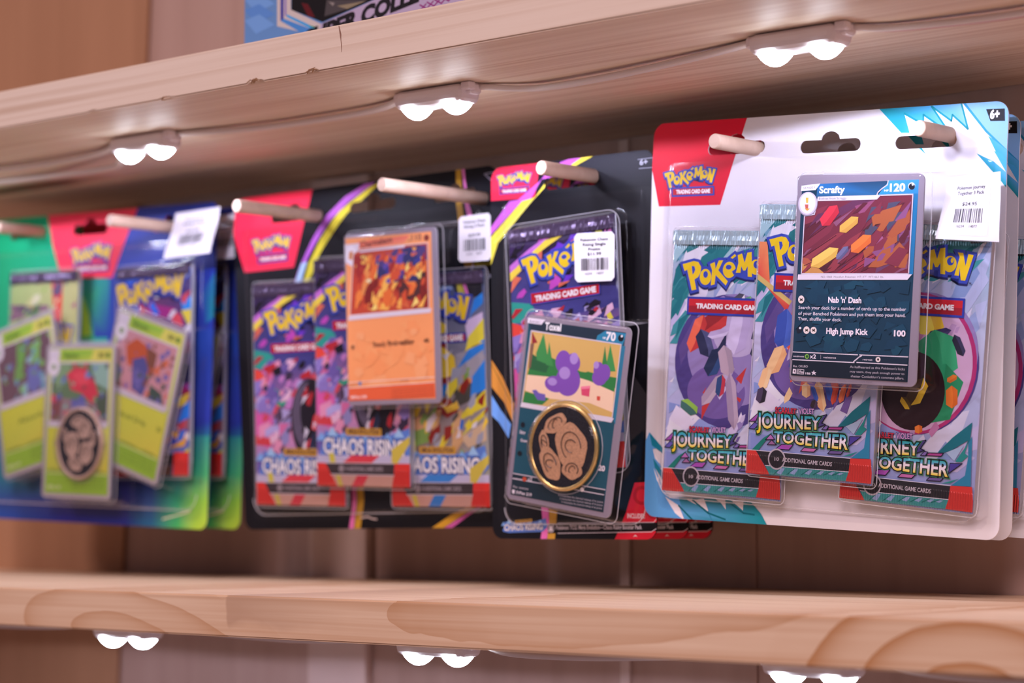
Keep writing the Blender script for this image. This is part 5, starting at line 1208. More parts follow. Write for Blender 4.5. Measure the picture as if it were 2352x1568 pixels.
  ('L','#8a2a78',0.7,[19.3,21.2,23.3,24]),
  ('L','#8a2a78',0.7,[19.3,24.1,24,21.5]),
  ('L','#8a2a78',0.7,[24,21.8,28,24.6]),
  ('L','#8a2a78',0.7,[24,24.7,28.7,22.1]),
  ('L','#8a2a78',0.7,[28.7,22.4,32.7,25.2]),
  ('L','#8a2a78',0.7,[28.7,25.3,33.4,22.7]),
  ('L','#8a2a78',0.7,[33.4,23,37.3,25.8]),
  ('L','#8a2a78',0.7,[33.4,25.9,38,23.2]),
  ('L','#8a2a78',0.7,[38,23.5,41.9,26.3]),
  ('L','#8a2a78',0.7,[38,26.4,42.6,23.8]),
  ('L','#8a2a78',0.7,[42.6,24.1,46.5,26.9]),
  ('L','#8a2a78',0.7,[42.6,27,47.2,24.4]),
  ('L','#8a2a78',0.7,[47.2,24.7,51.1,27.5]),
  ('L','#8a2a78',0.7,[47.2,27.6,51.7,25]),
  ('L','#8a2a78',0.7,[51.7,25.3,55.6,28]),
  ('L','#8a2a78',0.7,[51.7,28.1,56.3,25.6]),
  ('L','#8a2a78',0.7,[56.3,25.9,60.1,28.6]),
  ('L','#8a2a78',0.7,[56.3,28.7,60.8,26.1]),
  ('L','#8a2a78',0.7,[60.8,26.4,64.6,29.2]),
  ('L','#8a2a78',0.7,[60.8,29.3,65.3,26.7]),
 ],
}

_tc = {}
def text_mesh(t, bold):
    k = (t, bold)
    if k not in _tc:
        c = bpy.data.curves.new('lettering', 'FONT'); c.body = t; c.offset = bold; c.resolution_u = 3
        o = bpy.data.objects.new('lettering', c); COL.objects.link(o)
        dg = bpy.context.evaluated_depsgraph_get(); me = bpy.data.meshes.new_from_object(o.evaluated_get(dg))
        V = np.array([v.co[:2] for v in me.vertices]) if len(me.vertices) else np.zeros((0, 2)); Fc = [tuple(p.vertices) for p in me.polygons]
        bpy.data.objects.remove(o); bpy.data.curves.remove(c); bpy.data.meshes.remove(me); _tc[k] = (V, Fc)
    return _tc[k]
def inpoly(x, y, P):
    r = False; j = len(P)-1
    for i in range(len(P)):
        xi, yi = P[i]; xj, yj = P[j]
        if (yi > y) != (yj > y) and x < (xj-xi)*(y-yi)/(yj-yi)+xi: r = not r
        j = i
    return r
def pairs(f): return [(f[i], f[i+1]) for i in range(0, len(f)-1, 2)]
def offset_poly(P, d):
    n = len(P); A = sum(P[i][0]*P[(i+1) % n][1]-P[(i+1) % n][0]*P[i][1] for i in range(n))
    if A < 0: P = P[::-1]
    out = []
    for i in range(n):
        p, q, r = (Vector(P[(i+k) % n]) for k in (-1, 0, 1)); a = (q-p).normalized(); b = (r-q).normalized()
        na = Vector((a.y, -a.x)); nb = Vector((b.y, -b.x)); m = na+nb
        if m.length < .2: out.append(tuple(q+na*d)); out.append(tuple(q+nb*d)); continue
        m.normalize(); k = d/max(.45, m.dot(na)); out.append(tuple(q+m*k))
    return out
LGP = []
for op in ART['LOGO']:
    if op[0] == 'P': LGP.append((op[1], pairs(op[2])))
    else: LGP.append((op[1], [(op[2]+op[4]*math.cos(k*math.pi/16), op[3]+op[5]*math.sin(k*math.pi/16)) for k in range(32)]))
_x = [p[0] for c, P in LGP for p in P]; _y = [p[1] for c, P in LGP for p in P]
LGC = ((min(_x)+max(_x))/2, (min(_y)+max(_y))/2, max(_x)-min(_x))
def logo(cx, cy, w, rot):
    s = w/LGC[2]; ca, sa = math.cos(math.radians(rot)), math.sin(math.radians(rot)); out = []
    def tf(P, dx=0, dy=0):
        return [v for x, y in P for v in (cx+s*((x+dx-LGC[0])*ca-(y+dy-LGC[1])*sa), cy+s*((x+dx-LGC[0])*sa+(y+dy-LGC[1])*ca))]
    for dx, dy, col, d in ((-.1, -.75, '#23285e', 1.35), (0, 0, '#3a4cae', 1.25)):
        for c, P in LGP:
            if c == 'y': out.append(('P', col, tf(offset_poly(P, d), dx, dy)))
    for c, P in LGP: out.append(('P', '#f0c624' if c == 'y' else '#3a4cae', tf(P)))
    return out
class Art:
    """collects coloured flat shapes; each later shape lies 4 micrometres in front of the one before"""
    def __init__(s, z=0., outline=None, holes=(), gain=1.0):
        s.v = []; s.f = []; s.c = []; s.z = z; s.out = outline; s.holes = list(holes); s.g = gain*GAIN
    def colour(s, h): return [min(.92, c*s.g) for c in lin(h)]
    def tri(s, P, cols):
        b = len(s.v); s.v += [(x, y, s.z) for x, y in P]; s.f.append(tuple(range(b, b+len(P)))); s.c.append(cols)
    def needs(s, P):
        xs = [p[0] for p in P]; ys = [p[1] for p in P]
        if s.out and any(not inpoly(x*1.0, y*1.0, s.out) for x, y in P): return True
        for h in s.holes:
            if max(xs) > min(p[0] for p in h) and min(xs) < max(p[0] for p in h) and max(ys) > min(p[1] for p in h) and min(ys) < max(p[1] for p in h): return True
        return False
    def poly(s, P, cols):
        flat = len(cols) == 1
        if len(P) < 3: return
        T = tessellate_polygon([[Vector((x, y, 0)) for x, y in P]])
        if not s.needs(P):
            for t in T: s.orient([P[i] for i in t], [cols[0] if flat else cols[i] for i in t])
        else:
            jobs = [(P, None)] if flat else [([P[i] for i in t], [cols[i] for i in t]) for t in T]
            for Q, cc in jobs:
                loops = [Q]+([s.out] if s.out else [])+s.holes; vs = []; es = []
                for Lp in loops:
                    b = len(vs); vs += [Vector(p) for p in Lp]; es += [(b+i, b+(i+1) % len(Lp)) for i in range(len(Lp))]
                V, E, Fc, *_ = delaunay_2d_cdt(vs, es, [], 0, 1e-4)
                for f in Fc:
                    cx = sum(V[i].x for i in f)/len(f); cy = sum(V[i].y for i in f)/len(f)
                    if not inpoly(cx, cy, Q) or (s.out and not inpoly(cx, cy, s.out)) or any(inpoly(cx, cy, h) for h in s.holes): continue
                    R = [tuple(V[i]) for i in f]
                    if cc is None: s.orient(R, [cols[0]]*len(R))
                    else:
                        (x1, y1), (x2, y2), (x3, y3) = Q; dt = (y2-y3)*(x1-x3)+(x3-x2)*(y1-y3)
                        if abs(dt) < 1e-9: continue
                        k = []
                        for x, y in R:
                            a = ((y2-y3)*(x-x3)+(x3-x2)*(y-y3))/dt; b = ((y3-y1)*(x-x3)+(x1-x3)*(y-y3))/dt
                            k.append([max(0, a*cc[0][i]+b*cc[1][i]+(1-a-b)*cc[2][i]) for i in range(3)])
                        s.orient(R, k)
    def orient(s, P, cols):
        A = sum(P[i][0]*P[(i+1) % len(P)][1]-P[(i+1) % len(P)][0]*P[i][1] for i in range(len(P)))
        if A < 0: P = P[::-1]; cols = cols[::-1]
        s.tri(P, cols)
    def draw(s, ops):
        for op in ops:
            k = op[0]
            if k == 'LG': s.draw(logo(*op[1:])); continue
            if k == 'LGB': s.draw(logo(LGC[0], LGC[1], LGC[2], 0)); continue
            s.z += .004
            if k == 'P': s.poly(pairs(op[2]), [s.colour(op[1])])
            elif k == 'G': s.poly(pairs(op[2]), [s.colour(c) for c in op[1]])
            elif k == 'RS':
                # many small printed flecks: seed, count, box, size range, stretch, lean, colours
                sd, cnt, x0, y0, x1, y1, s0, s1, stretch, lean, cols = op[1:]
                rg = random.Random(sd); ca, sa = math.cos(math.radians(lean)), math.sin(math.radians(lean))
                for _ in range(cnt):
                    cx, cy = rg.uniform(x0, x1), rg.uniform(y0, y1); q = rg.uniform(s0, s1); m_ = rg.choice((3, 4, 5)); a0 = rg.uniform(0, 6.3); P = []
                    for i in range(m_):
                        a = a0+i*6.283/m_+rg.uniform(-.35, .35); u, v = q*math.cos(a)*stretch, q*math.sin(a)
                        P.append((min(x1+.5, max(x0-.5, cx+u*ca-v*sa)), min(y1+.5, max(y0-.5, cy+u*sa+v*ca))))
                    s.z += .0004; s.poly(P, [s.colour(rg.choice(cols))])
            elif k == 'E': s.poly([(op[2]+op[4]*math.cos(i*math.pi/20), op[3]+op[5]*math.sin(i*math.pi/20)) for i in range(40)], [s.colour(op[1])])
            elif k == 'L':
                P = pairs(op[3]); w = op[2]/2; c = [s.colour(op[1])]
                for a, b in zip(P, P[1:]):
                    d = Vector(b)-Vector(a)
                    if d.length < 1e-6: continue
                    d.normalize(); n = Vector((-d.y, d.x))*w; e = d*w*.6
                    s.poly([tuple(Vector(a)-e+n), tuple(Vector(a)-e-n), tuple(Vector(b)+e-n), tuple(Vector(b)+e+n)], c)
            elif k in ('T', 'TG', 'TV'):
                t, x0, y0, x1, y1, h, h1, bold = op[2:10]
                V, Fc = text_mesh(t, bold)
                if not len(V): continue
                V0, _ = text_mesh(t, 0.0); xa, xb = V0[:, 0].min(), V0[:, 0].max(); L = math.hypot(x1-x0, y1-y0); ca, sa = (x1-x0)/L, (y1-y0)/L
                cap = .70
                def place(x, y):
                    u = (x-xa)/(xb-xa); hh = h+(h1-h)*u; X = u*L; Y = y/cap*hh
                    if k == 'TV': return (x0+X*ca+.14*Y, y0+X*sa+Y)
                    return (x0+X*ca-Y*sa, y0+X*sa+Y*ca)
                if k != 'TG':
                    c = s.colour(op[1])
                    for f in Fc: s.orient([place(*V[i]) for i in f], [c]*len(f))
                else:
                    st = [s.colour(c) for c in op[1]]; lv = [.72, .52, .46, .30, .0]
                    bm = bmesh.new(); vv = [bm.verts.new((x, y, 0)) for x, y in V]
                    for f in Fc:
                        try: bm.faces.new([vv[i] for i in f])
                        except ValueError: pass
                    for l in lv[1:4]:
                        bmesh.ops.bisect_plane(bm, geom=bm.verts[:]+bm.edges[:]+bm.faces[:], plane_co=(0, l, 0), plane_no=(0, 1, 0))
                    def cy(y):
                        for i in range(4):
                            if y >= lv[i+1]:
                                u = min(1, max(0, (y-lv[i+1])/(lv[i]-lv[i+1]))); return [st[i][j]*u+st[i+1][j]*(1-u) for j in range(3)]
                        return st[4]
                    for f in bm.faces: s.orient([place(v.co.x, v.co.y) for v in f.verts], [cy(v.co.y) for v in f.verts])
                    bm.free()
        return s
    def mesh(s, name, bend=None):
        me = bpy.data.meshes.new(name); me.from_pydata([(x/1000, y/1000, z/1000) for x, y, z in s.v], [], s.f)
        at = me.color_attributes.new('Col', 'FLOAT_COLOR', 'CORNER'); d = []
        for c in s.c:
            for q in c: d += [q[0], q[1], q[2], 1.0]
        at.data.foreach_set('color', d)
        if bend:
            bm = bmesh.new(); bm.from_mesh(me)
            bmesh.ops.bisect_plane(bm, geom=bm.verts[:]+bm.edges[:]+bm.faces[:], plane_co=(0, bend[0]/1000, 0), plane_no=(0, 1, 0))
            for v in bm.verts: v.co.z += bend[1]*max(0, v.co.y-bend[0]/1000)
            bm.to_mesh(me); bm.free()
        return me
def slab(name, outline, z0, z1, holes=(), bend=None):
    """a flat sheet with thickness cut to an outline, with holes, bent along a crease (millimetres in, metres out)"""
    loops = [outline]+list(holes); vs = []; es = []
    for Lp in loops:
        b = len(vs); vs += [Vector(p) for p in Lp]; es += [(b+i, b+(i+1) % len(Lp)) for i in range(len(Lp))]
    V, E, Fc, *_ = delaunay_2d_cdt(vs, es, [], 0, 1e-4); bm = bmesh.new()
    top = [bm.verts.new((v.x/1000, v.y/1000, z1/1000)) for v in V]
    for f in Fc:
        cx = sum(V[i].x for i in f)/len(f); cy = sum(V[i].y for i in f)/len(f)
        if inpoly(cx, cy, outline) and not any(inpoly(cx, cy, h) for h in holes): bm.faces.new([top[i] for i in f])
    for v in [v for v in bm.verts if not v.link_faces]: bm.verts.remove(v)
    if bend: bmesh.ops.bisect_plane(bm, geom=bm.verts[:]+bm.edges[:]+bm.faces[:], plane_co=(0, bend[0]/1000, 0), plane_no=(0, 1, 0))
    bmesh.ops.recalc_face_normals(bm, faces=bm.faces[:])
    if sum(f.normal.z for f in bm.faces) < 0: bmesh.ops.reverse_faces(bm, faces=bm.faces[:])
    g = bmesh.ops.extrude_face_region(bm, geom=bm.faces[:])
    for v in [e for e in g['geom'] if isinstance(e, bmesh.types.BMVert)]: v.co.z = z0/1000
    bmesh.ops.recalc_face_normals(bm, faces=bm.faces[:])
    if bend:
        for v in bm.verts: v.co.z += bend[1]*max(0, v.co.y-bend[0]/1000)
    return mesh_of(name, bm)
def hang_hole(cx, cy, w, h, rot=0.):
    """a sombrero hanging slot: a long slot with a round bump on top"""
    P = []; r = h/2
    for k in range(7): a = math.radians(-90+180*k/6); P.append((w/2-r+r*math.cos(a), r*math.sin(a)))
    b = w*.155
    for k in range(7): a = math.radians(0+180*k/6); P.append((b*math.cos(a), r*.9+b*.75*math.sin(a)+.2))
    for k in range(7): a = math.radians(90+180*k/6); P.append((-w/2+r+r*math.cos(a), r*math.sin(a)))
    c, s = math.cos(math.radians(rot)), math.sin(math.radians(rot))
    return [(cx+x*c-y*s, cy+x*s+y*c) for x, y in P]
def blister_mesh(name, x0, x1, y0, y1, domes, r=5., step=.7):
    """thermoformed sheet: flat flange with raised trays; domes = (cx, cy, w, h, clockwise degrees, corner radius, height, wall)"""
    xs = np.linspace(x0, x1, int((x1-x0)/step)+1); ys = np.linspace(y0, y1, int((y1-y0)/step)+1); X, Y = np.meshgrid(xs, ys); Z = np.full_like(X, .35)
    for n_, (cx, cy, w, h, rot, cr, hh, wall) in enumerate(domes):
        if n_ and wall < 3.5: w += wall*.6; h += wall*.6; cr += wall*.3; wall *= 1.6      # softly rounded shoulders
        a = math.radians(rot); U = (X-cx)*math.cos(a)-(Y-cy)*math.sin(a); Vv = (X-cx)*math.sin(a)+(Y-cy)*math.cos(a)
        dx = np.abs(U)-w/2+cr; dy = np.abs(Vv)-h/2+cr; sd = np.hypot(np.maximum(dx, 0), np.maximum(dy, 0))+np.minimum(np.maximum(dx, dy), 0)-cr
        t = np.clip(-sd/wall, 0, 1); t = t*t*(3-2*t); Z = np.maximum(Z, .35+hh*t)
    nx, ny = len(xs), len(ys); V = np.stack([X, Y, Z], -1).reshape(-1, 3)/1000
    cxm, cym = (x0+x1)/2, (y0+y1)/2
    dx = np.abs(X-cxm)-(x1-x0)/2+r; dy = np.abs(Y-cym)-(y1-y0)/2+r; keep = (np.hypot(np.maximum(dx, 0), np.maximum(dy, 0)) <= r+1e-6)
    Fc = []
    for j in range(ny-1):
        for i in range(nx-1):
            if keep[j, i] and keep[j+1, i] and keep[j, i+1] and keep[j+1, i+1]: q = j*nx+i; Fc.append((q, q+1, q+nx+1, q+nx))
    me = bpy.data.meshes.new(name); me.from_pydata(V.tolist(), [], Fc)
    for p in me.polygons: p.use_smooth = True
    return me
def blister(root, x0, x1, y0, y1, domes):
    o = link('blister', blister_mesh('blister', x0, x1, y0, y1, domes), M_PLASTIC, root)
    bm = bmesh.new()  # whitish tubes added along the folds stand in for bright edge highlights
    for n_, (cx, cy, w, h, rot, cr, hh, wall) in enumerate(domes):
        if wall > 3.5: continue
        a = -math.radians(rot); k = wall*.25; L_ = []
        for x, y in rrect(-w/2+k, -h/2+k, w/2-k, h/2-k, max(.5, min(cr, w/2-k-.01)), 8):
            L_.append(((cx+x*math.cos(a)-y*math.sin(a))/1000, (cy+x*math.sin(a)+y*math.cos(a))/1000, (.25+hh*.80)/1000))
        if n_ == 0:      # the low tray gets its pale highlight line along the bottom only
            L_ = [p for p in L_ if p[1] < -.055]; L_ = sorted(L_, key=lambda p: math.atan2(p[1]+.06, p[0]-cx/1000)); tube_bm(bm, L_, .0003, 5)
        else: tube_bm(bm, L_+L_[:2], .00022, 5, False)
    link('blister_fold_glint', mesh_of('blister_fold_glint', bm, True), M_FOLD_GLINT, o)
    return o
def pose(X, Y, Z, roll, yaw, tilt):
    B = Matrix(((1, 0, 0), (0, 0, -1), (0, 1, 0)))
    c, s = math.cos(roll), math.sin(roll); Rz = Matrix(((c, s, 0), (-s, c, 0), (0, 0, 1)))
    c, s = math.cos(yaw), math.sin(yaw); Ry = Matrix(((c, 0, s), (0, 1, 0), (-s, 0, c)))
    c, s = math.cos(tilt), math.sin(tilt); Rx = Matrix(((1, 0, 0), (0, c, -s), (0, s, c)))
    return Matrix.Translation((X, Y, Z)) @ (B @ Ry @ Rx @ Rz).to_4x4()
def at(o, x, y, z, cw=0., tiltx=0., tilty=0.):
    o.location = (x/1000, y/1000, z/1000); o.rotation_euler = (math.radians(tiltx), math.radians(tilty), -math.radians(cw)); return o

# ------------------------------------------------------------------ the setting
BACK = .949
def struct(name, bm, mat): return tag(link(name, mesh_of(name, bm), mat), kind='structure')
struct('wall_back', box_bm(-1.6, 1.3, BACK, BACK+.012, .55, 1.75), M_BACK)
pb = box_bm(-1.6, -.485, BACK-.003, BACK-.0003, .55, 1.75, .001)
for v in pb.verts:
    if v.co.x > -1.: v.co.x += .0552*(v.co.z-1.175)+.004      # the plank's edge leans a little
struct('trim_4', pb, M_PLANK)
struct('floor', box_bm(-3., 3.2, -3.2, BACK+.012, -.05, 0), plain('shop_floor', (.42, .34, .32), .5, noise=.08, nscale=6))
struct('trim_1', box_bm(-.3185, -.2715, BACK-.006, BACK-.0003, .55, 1.2275, .001), M_SLAT)
struct('trim_2', box_bm(-.0905, -.0845, BACK-.002, BACK-.0003, .55, 1.2275), M_SLAT)
struct('trim_3', box_bm(-.0095, -.0055, BACK-.0012, BACK-.0003, .55, 1.2275), plain('seam_slat', (.46, .30, .24), .6))
def shelf(name, z0, z1, mat, label, chips):
    bm = bmesh.new(); bmesh.ops.create_cube(bm, size=1)
    for v in bm.verts: v.co = Vector((-.15+v.co.x*2.7, (.714+BACK-.0008)/2+v.co.y*(BACK-.0008-.714), (z0+z1)/2+v.co.z*(z1-z0)))
    ed = [e for e in bm.edges if all(abs(v.co.y-.714) < 1e-4 for v in e.verts) and abs(e.verts[0].co.z-e.verts[1].co.z) < 1e-5]
    bmesh.ops.bevel(bm, geom=ed, offset=.0007, segments=2, affect='EDGES')
    bmesh.ops.bisect_plane(bm, geom=bm.verts[:]+bm.edges[:]+bm.faces[:], plane_co=(0, .7165, 0), plane_no=(0, 1, 0))
    for cx, w, d in chips:
        for k in range(13):
            bmesh.ops.bisect_plane(bm, geom=bm.verts[:]+bm.edges[:]+bm.faces[:], plane_co=(cx-w+2*w*k/12, 0, 0), plane_no=(1, 0, 0))
    rnd = random.Random(5)
    for v in bm.verts:
        for cx, w, d in chips:
            u = abs(v.co.x-cx)/w
            if u < .99 and v.co.y < .7155 and v.co.z < z0+.003: v.co.z += d*(1-u*u)*(.6+.8*rnd.random())
    return tag(link(name, mesh_of(name, bm), mat), label, 'shelf')
up = shelf('wooden_shelf', 1.2285, 1.2475, M_SHELF_UP, 'upper pine shelf board with chipped lower edge and a thin dark crack', ((-.108, .006, .0014), (-.071, .004, .0008), (-.17, .006, .0005), (-.225, .004, .0006)))
lo = shelf('wooden_shelf', .9815, 1.0, M_SHELF_LO, 'lower pine shelf board with arched grain below the hanging packs', ())
bm = bmesh.new()
ck = [(-.0535, 1.2470), (-.0530, 1.2450), (-.0525, 1.2432), (-.0522, 1.2405), (-.0518, 1.2380), (-.0519, 1.2352)]; wdt = [.0004, .0008, .0010, .0004, .0005, .0002]
a = [bm.verts.new((x-w/2, .71394, z)) for (x, z), w in zip(ck, wdt)]; b = [bm.verts.new((x+w/2, .71394, z)) for (x, z), w in zip(ck, wdt)]
for i in range(len(ck)-1): bm.faces.new((a[i], b[i], b[i+1], a[i+1]))
tag(link('crack', mesh_of('crack', bm), plain('crack_dark', (.30, .16, .11), .8), up), 'dark crack in the front edge')
rnd = random.Random(2); M_SPL = plain('splinter_wood', (.36, .2, .1), .8)
for cx, cnt in ((-.109, 3), (-.071, 2), (-.168, 1)):
    for k in range(cnt):
        x = cx+rnd.uniform(-.003, .003); bm = bmesh.new(); tube_bm(bm, [(x-.002, .7139, 1.2286), (x, .7130, 1.2292+rnd.uniform(0, .0010)), (x+rnd.uniform(.001, .005), .7133, 1.2287+rnd.uniform(0, .0018))], [.0003, .0004, .0001], 5)
        link('splinter', mesh_of('splinter', bm), M_SPL, up)

# ------------------------------------------------------------------ LED modules and their cable
def lens_mesh():
    bm = bmesh.new(); prof = [(0, -.0045), (.0022, -.0042), (.0042, -.0031), (.0056, -.0018), (.0068, -.0004), (.0070, .0003)]; n = 24
    rings = [[bm.verts.new((r*math.cos(k*2*math.pi/n), r*math.sin(k*2*math.pi/n), z)) for k in range(n)] if r else [bm.verts.new((0, 0, z))] for r, z in prof]
    for k in range(n): bm.faces.new((rings[0][0], rings[1][(k+1) % n], rings[1][k]))
    for A, B in zip(rings[1:], rings[2:]):
        for k in range(n): bm.faces.new((A[k], A[(k+1) % n], B[(k+1) % n], B[k]))
    bmesh.ops.recalc_face_normals(bm, faces=bm.faces[:])
    return mesh_of('led_lens', bm, True)
LENS = lens_mesh(); LENS.materials.append(M_LED)
bm = bmesh.new()
for e in (box_bm(-.021, .021, -.0075, .0075, -.0085, 0, .0035, 3), box_bm(-.0245, .0245, -.0035, .0035, -.005, 0, .001, 1), box_bm(-.0235, -.020, .003, .0065, -.004, 0, .0006, 1), box_bm(.020, .0255, -.0065, -.002, -.0035, 0, .0006, 1)):
    t_ = bpy.data.meshes.new('t'); e.to_mesh(t_); e.free(); bm.from_mesh(t_); bpy.data.meshes.remove(t_)
HOUSE = mesh_of('led_housing', bm); HOUSE.materials.append(M_HOUSE)
def led(x, y, ztop, label, group, yaw=.03, dim=1.):
    r = empty('led_module', (x, y, ztop)); r.rotation_euler = (0, 0, yaw); tag(r, label, 'light', group)
    link('housing', HOUSE, None, r)
    for s in (-1, 1):
        link('led_lens', LENS, None, r, (s*.012, 0, -.0085))
        l = bpy.data.lights.new('led_beam', 'SPOT'); l.shadow_soft_size = .005; l.energy = LED_WATT*dim; l.use_nodes = True
        # wide-angle lens: less light straight down than out to the sides
        nt_ = l.node_tree; em = nt_.nodes['Emission']; tc = nt_.nodes.new('ShaderNodeTexCoord'); sp = nt_.nodes.new('ShaderNodeSeparateXYZ'); nt_.links.new(tc.outputs['Normal'], sp.inputs[0])
        w_ = mth(nt_.nodes.new, nt_.links.new, 'MULTIPLY', sp.outputs[2], sp.outputs[2]); nt_.links.new(mth(nt_.nodes.new, nt_.links.new, 'MULTIPLY_ADD', w_, -.66, 1.0), em.inputs['Strength'])
        l.color = (.76, .74, 1.0); l.spot_size = math.radians(173); l.spot_blend = .03
        lo_ = bpy.data.objects.new('led_beam', l); COL.objects.link(lo_); lo_.parent = r; lo_.location = (s*.012, 0, -.0135)
    return r
LX = [-.467, -.262, -.0574, .1422, .349]
WH = ['', 'above the green blister pack', 'above the black single blister pack', 'above the white blister pack', '']
for x, w, i in zip(LX, WH, range(5)):
    y = .774+.012*(x+.46)
    led(x, y, 1.2283, ('twin lamp light stuck under the upper shelf '+w) if w else 'twin lamp light stuck under the upper shelf beyond the picture edge', 'lights under the upper shelf')
LW = ['', 'lit twin lamp light under the lower shelf at its left end', 'lit twin lamp light under the middle of the lower shelf', 'lit twin lamp light under the lower shelf at the lower right picture edge', '']
for x, w in zip([-.482, -.276, -.0568, .147, .353], LW):
    led(x, .780, .9813, w or 'twin lamp light stuck under the lower shelf beyond the picture edge', 'lights under the lower shelf', 0., .5)
def cable(pts, label, group, z, red=False):
    r = empty('led_cable', pts[0]); tag(r, label, 'cable', group); o = Vector(pts[0])
    P = spline([Vector(p)-o for p in pts]); bm = bmesh.new(); tube_bm(bm, P, .0014, 8); link('white_wire', mesh_of('white_wire', bm, True), M_WIRE, r)
    bm = bmesh.new(); tube_bm(bm, [p+Vector((0, .0026, .0002)) for p in P], .0013, 8); link('striped_wire', mesh_of('striped_wire', bm, True), M_WIRER if red else M_WIRE, r)
zc = 1.2268
cable([(-.2385, .777, zc), (-.186, .7873, zc-.0012), (-.126, .7885, zc-.0016), (-.10, .786, zc-.0012), (-.081, .7795, zc)], 'grey cable between the left and middle upper shelf lights', 'light cables', zc)
cable([(-.034, .7815, zc), (-.0131, .796, zc-.0012), (.0274, .795, zc-.0016), (.0806, .788, zc-.0010), (.1185, .7815, zc)], 'grey cable between the middle and right upper shelf lights', 'light cables', zc)
cable([(.166, .784, zc), (.1806, .793, zc-.0008), (.2274, .799, zc-.0014), (.28, .796, zc-.001), (.325, .784, zc)], 'cable with a red stripe running right from the right upper light', 'light cables', zc, True)
cable([(-.2865, .777, zc), (-.31, .786, zc-.001), (-.345, .789, zc-.0016), (-.395, .788, zc-.001), (-.443, .777, zc)], 'grey cable running left from the left upper light', 'light cables', zc)
cable([(-.2865, .7785, zc-.001), (-.305, .793, zc-.007), (-.34, .808, zc-.005), (-.40, .822, zc-.0012), (-.46, .822, zc), (-.55, .82, zc)], 'drooping loop of thin cable left of the left upper light', 'light cables', zc)
zl = .9798
cable([(-.252, .781, zl), (-.20, .770, zl-.001), (-.14, .765, zl-.002), (-.10, .770, zl-.001), (-.0815, .780, zl)], 'cable under the lower shelf between its left and middle lights', 'light cables', zl)
cable([(-.0325, .780, zl), (0., .765, zl-.003), (.05, .758, zl-.0025), (.09, .768, zl-.001), (.1225, .780, zl)], 'cable under the lower shelf between its middle and right lights', 'light cables', zl)
cable([(.1715, .780, zl), (.21, .77, zl-.003), (.26, .765, zl-.003), (.328, .780, zl)], 'cable under the lower shelf right of its rightmost light', 'light cables', zl)
cable([(-.3005, .780, zl), (-.33, .770, zl-.002), (-.38, .764, zl-.002), (-.4575, .780, zl)], 'cable under the lower shelf left of its left light', 'light cables', zl)

# ------------------------------------------------------------------ wooden pegs
def peg(x, ytip, z, label):
    bm = bmesh.new(); r = .0034
    tube_bm(bm, [(0, 0, 0), (0, .0003, 0), (0, .0009, 0), (0, BACK-.0006-ytip, 0)], [r*.86, r*.96, r, r], 20)
    me = mesh_of('wooden_peg', bm, True)
    for p in me.polygons:
        if len(p.vertices) > 4: p.use_smooth = False
    tag(link('wooden_peg', me, M_PEGY, None, (x, ytip, z)), label, 'peg', 'wooden display pegs')
peg(-.4721, .8358, 1.2035, 'wooden peg through the green tab at the left picture edge')
peg(-.3474, .8211, 1.1960, 'wooden peg with the blue tab of the green blister pack and its bent price label')
peg(-.2366, .8157, 1.1938, 'wooden peg through the red corner of the black three booster pack')
peg(-.1222, .8076, 1.1935, 'long pale wooden peg at the right side of the black three booster pack')
peg(-.0383, .8283, 1.1957, 'wooden peg carrying the narrow black single pack')
peg(.0589, .833, 1.1985, 'wooden peg through the red corner of the white blister pack')
peg(.1579, .8421, 1.1945, 'short wooden peg among the teal spikes of the white blister pack')

# ------------------------------------------------------------------ parts of the packs
def backing(root, w, h, holes, key, mat, bend, z0=-.5, gain=1.0, r=6., ox=0.):
    out = rrect(-w/2+ox, -h/2, w/2+ox, h/2, r); hs = [hang_hole(*q) for q in holes]
    o = link('backing_card', slab('backing_card', out, z0, 0., hs, bend), mat, root)
    a = Art(.02, out, hs, gain).draw(ART[key]); link('card_print', a.mesh('card_print', bend), M_PAPER, o); return o
_art = {}
def art_mesh(keys, name, gain=1.0, outline=None):
    k = (keys, gain)
    if k not in _art:
        a = Art(0., outline, (), gain)
        for q in keys: a.draw(ART[q])
        _art[k] = a.mesh(name)
    return _art[k]
BOOST_OUT = [(-32.5, -59), (32.5, -59), (32.5, 59), (-32.5, 59)]
def booster_bm():
    bm = box_bm(-.0325, .0325, -.059, .059, -.0030, 0, .0004, 1)
    bmesh.ops.bisect_plane(bm, geom=bm.verts[:]+bm.edges[:]+bm.faces[:], plane_co=(0, .051, 0), plane_no=(0, 1, 0)); bmesh.ops.bisect_plane(bm, geom=bm.verts[:]+bm.edges[:]+bm.faces[:], plane_co=(0, -.051, 0), plane_no=(0, 1, 0))
    for v in bm.verts:
        if abs(v.co.y) > .055 and v.co.z < -.001: v.co.z = -.0008
    return bm
BOOST = mesh_of('booster_pack', booster_bm()); BOOST.materials.append(M_SILVER)
def crimp_mesh(name, n=52):
    """the pressed seam across the top of a foil wrapper: a strip of sharp upright ridges"""
    rnd = random.Random(9); bm = bmesh.new(); rows = []
    for j in range(4):
        y = .0525+j*.00205; rows.append([bm.verts.new((-.0324+.0648*i/(2*n), y, (.0001 if i % 2 else .0004)+rnd.uniform(0, .0007)*(.3+.7*(j % 2)))) for i in range(2*n+1)])
    for A, B in zip(rows, rows[1:]):
        for i in range(2*n): bm.faces.new((A[i], A[i+1], B[i+1], B[i]))
    return mesh_of(name, bm)
CRIMP = {}
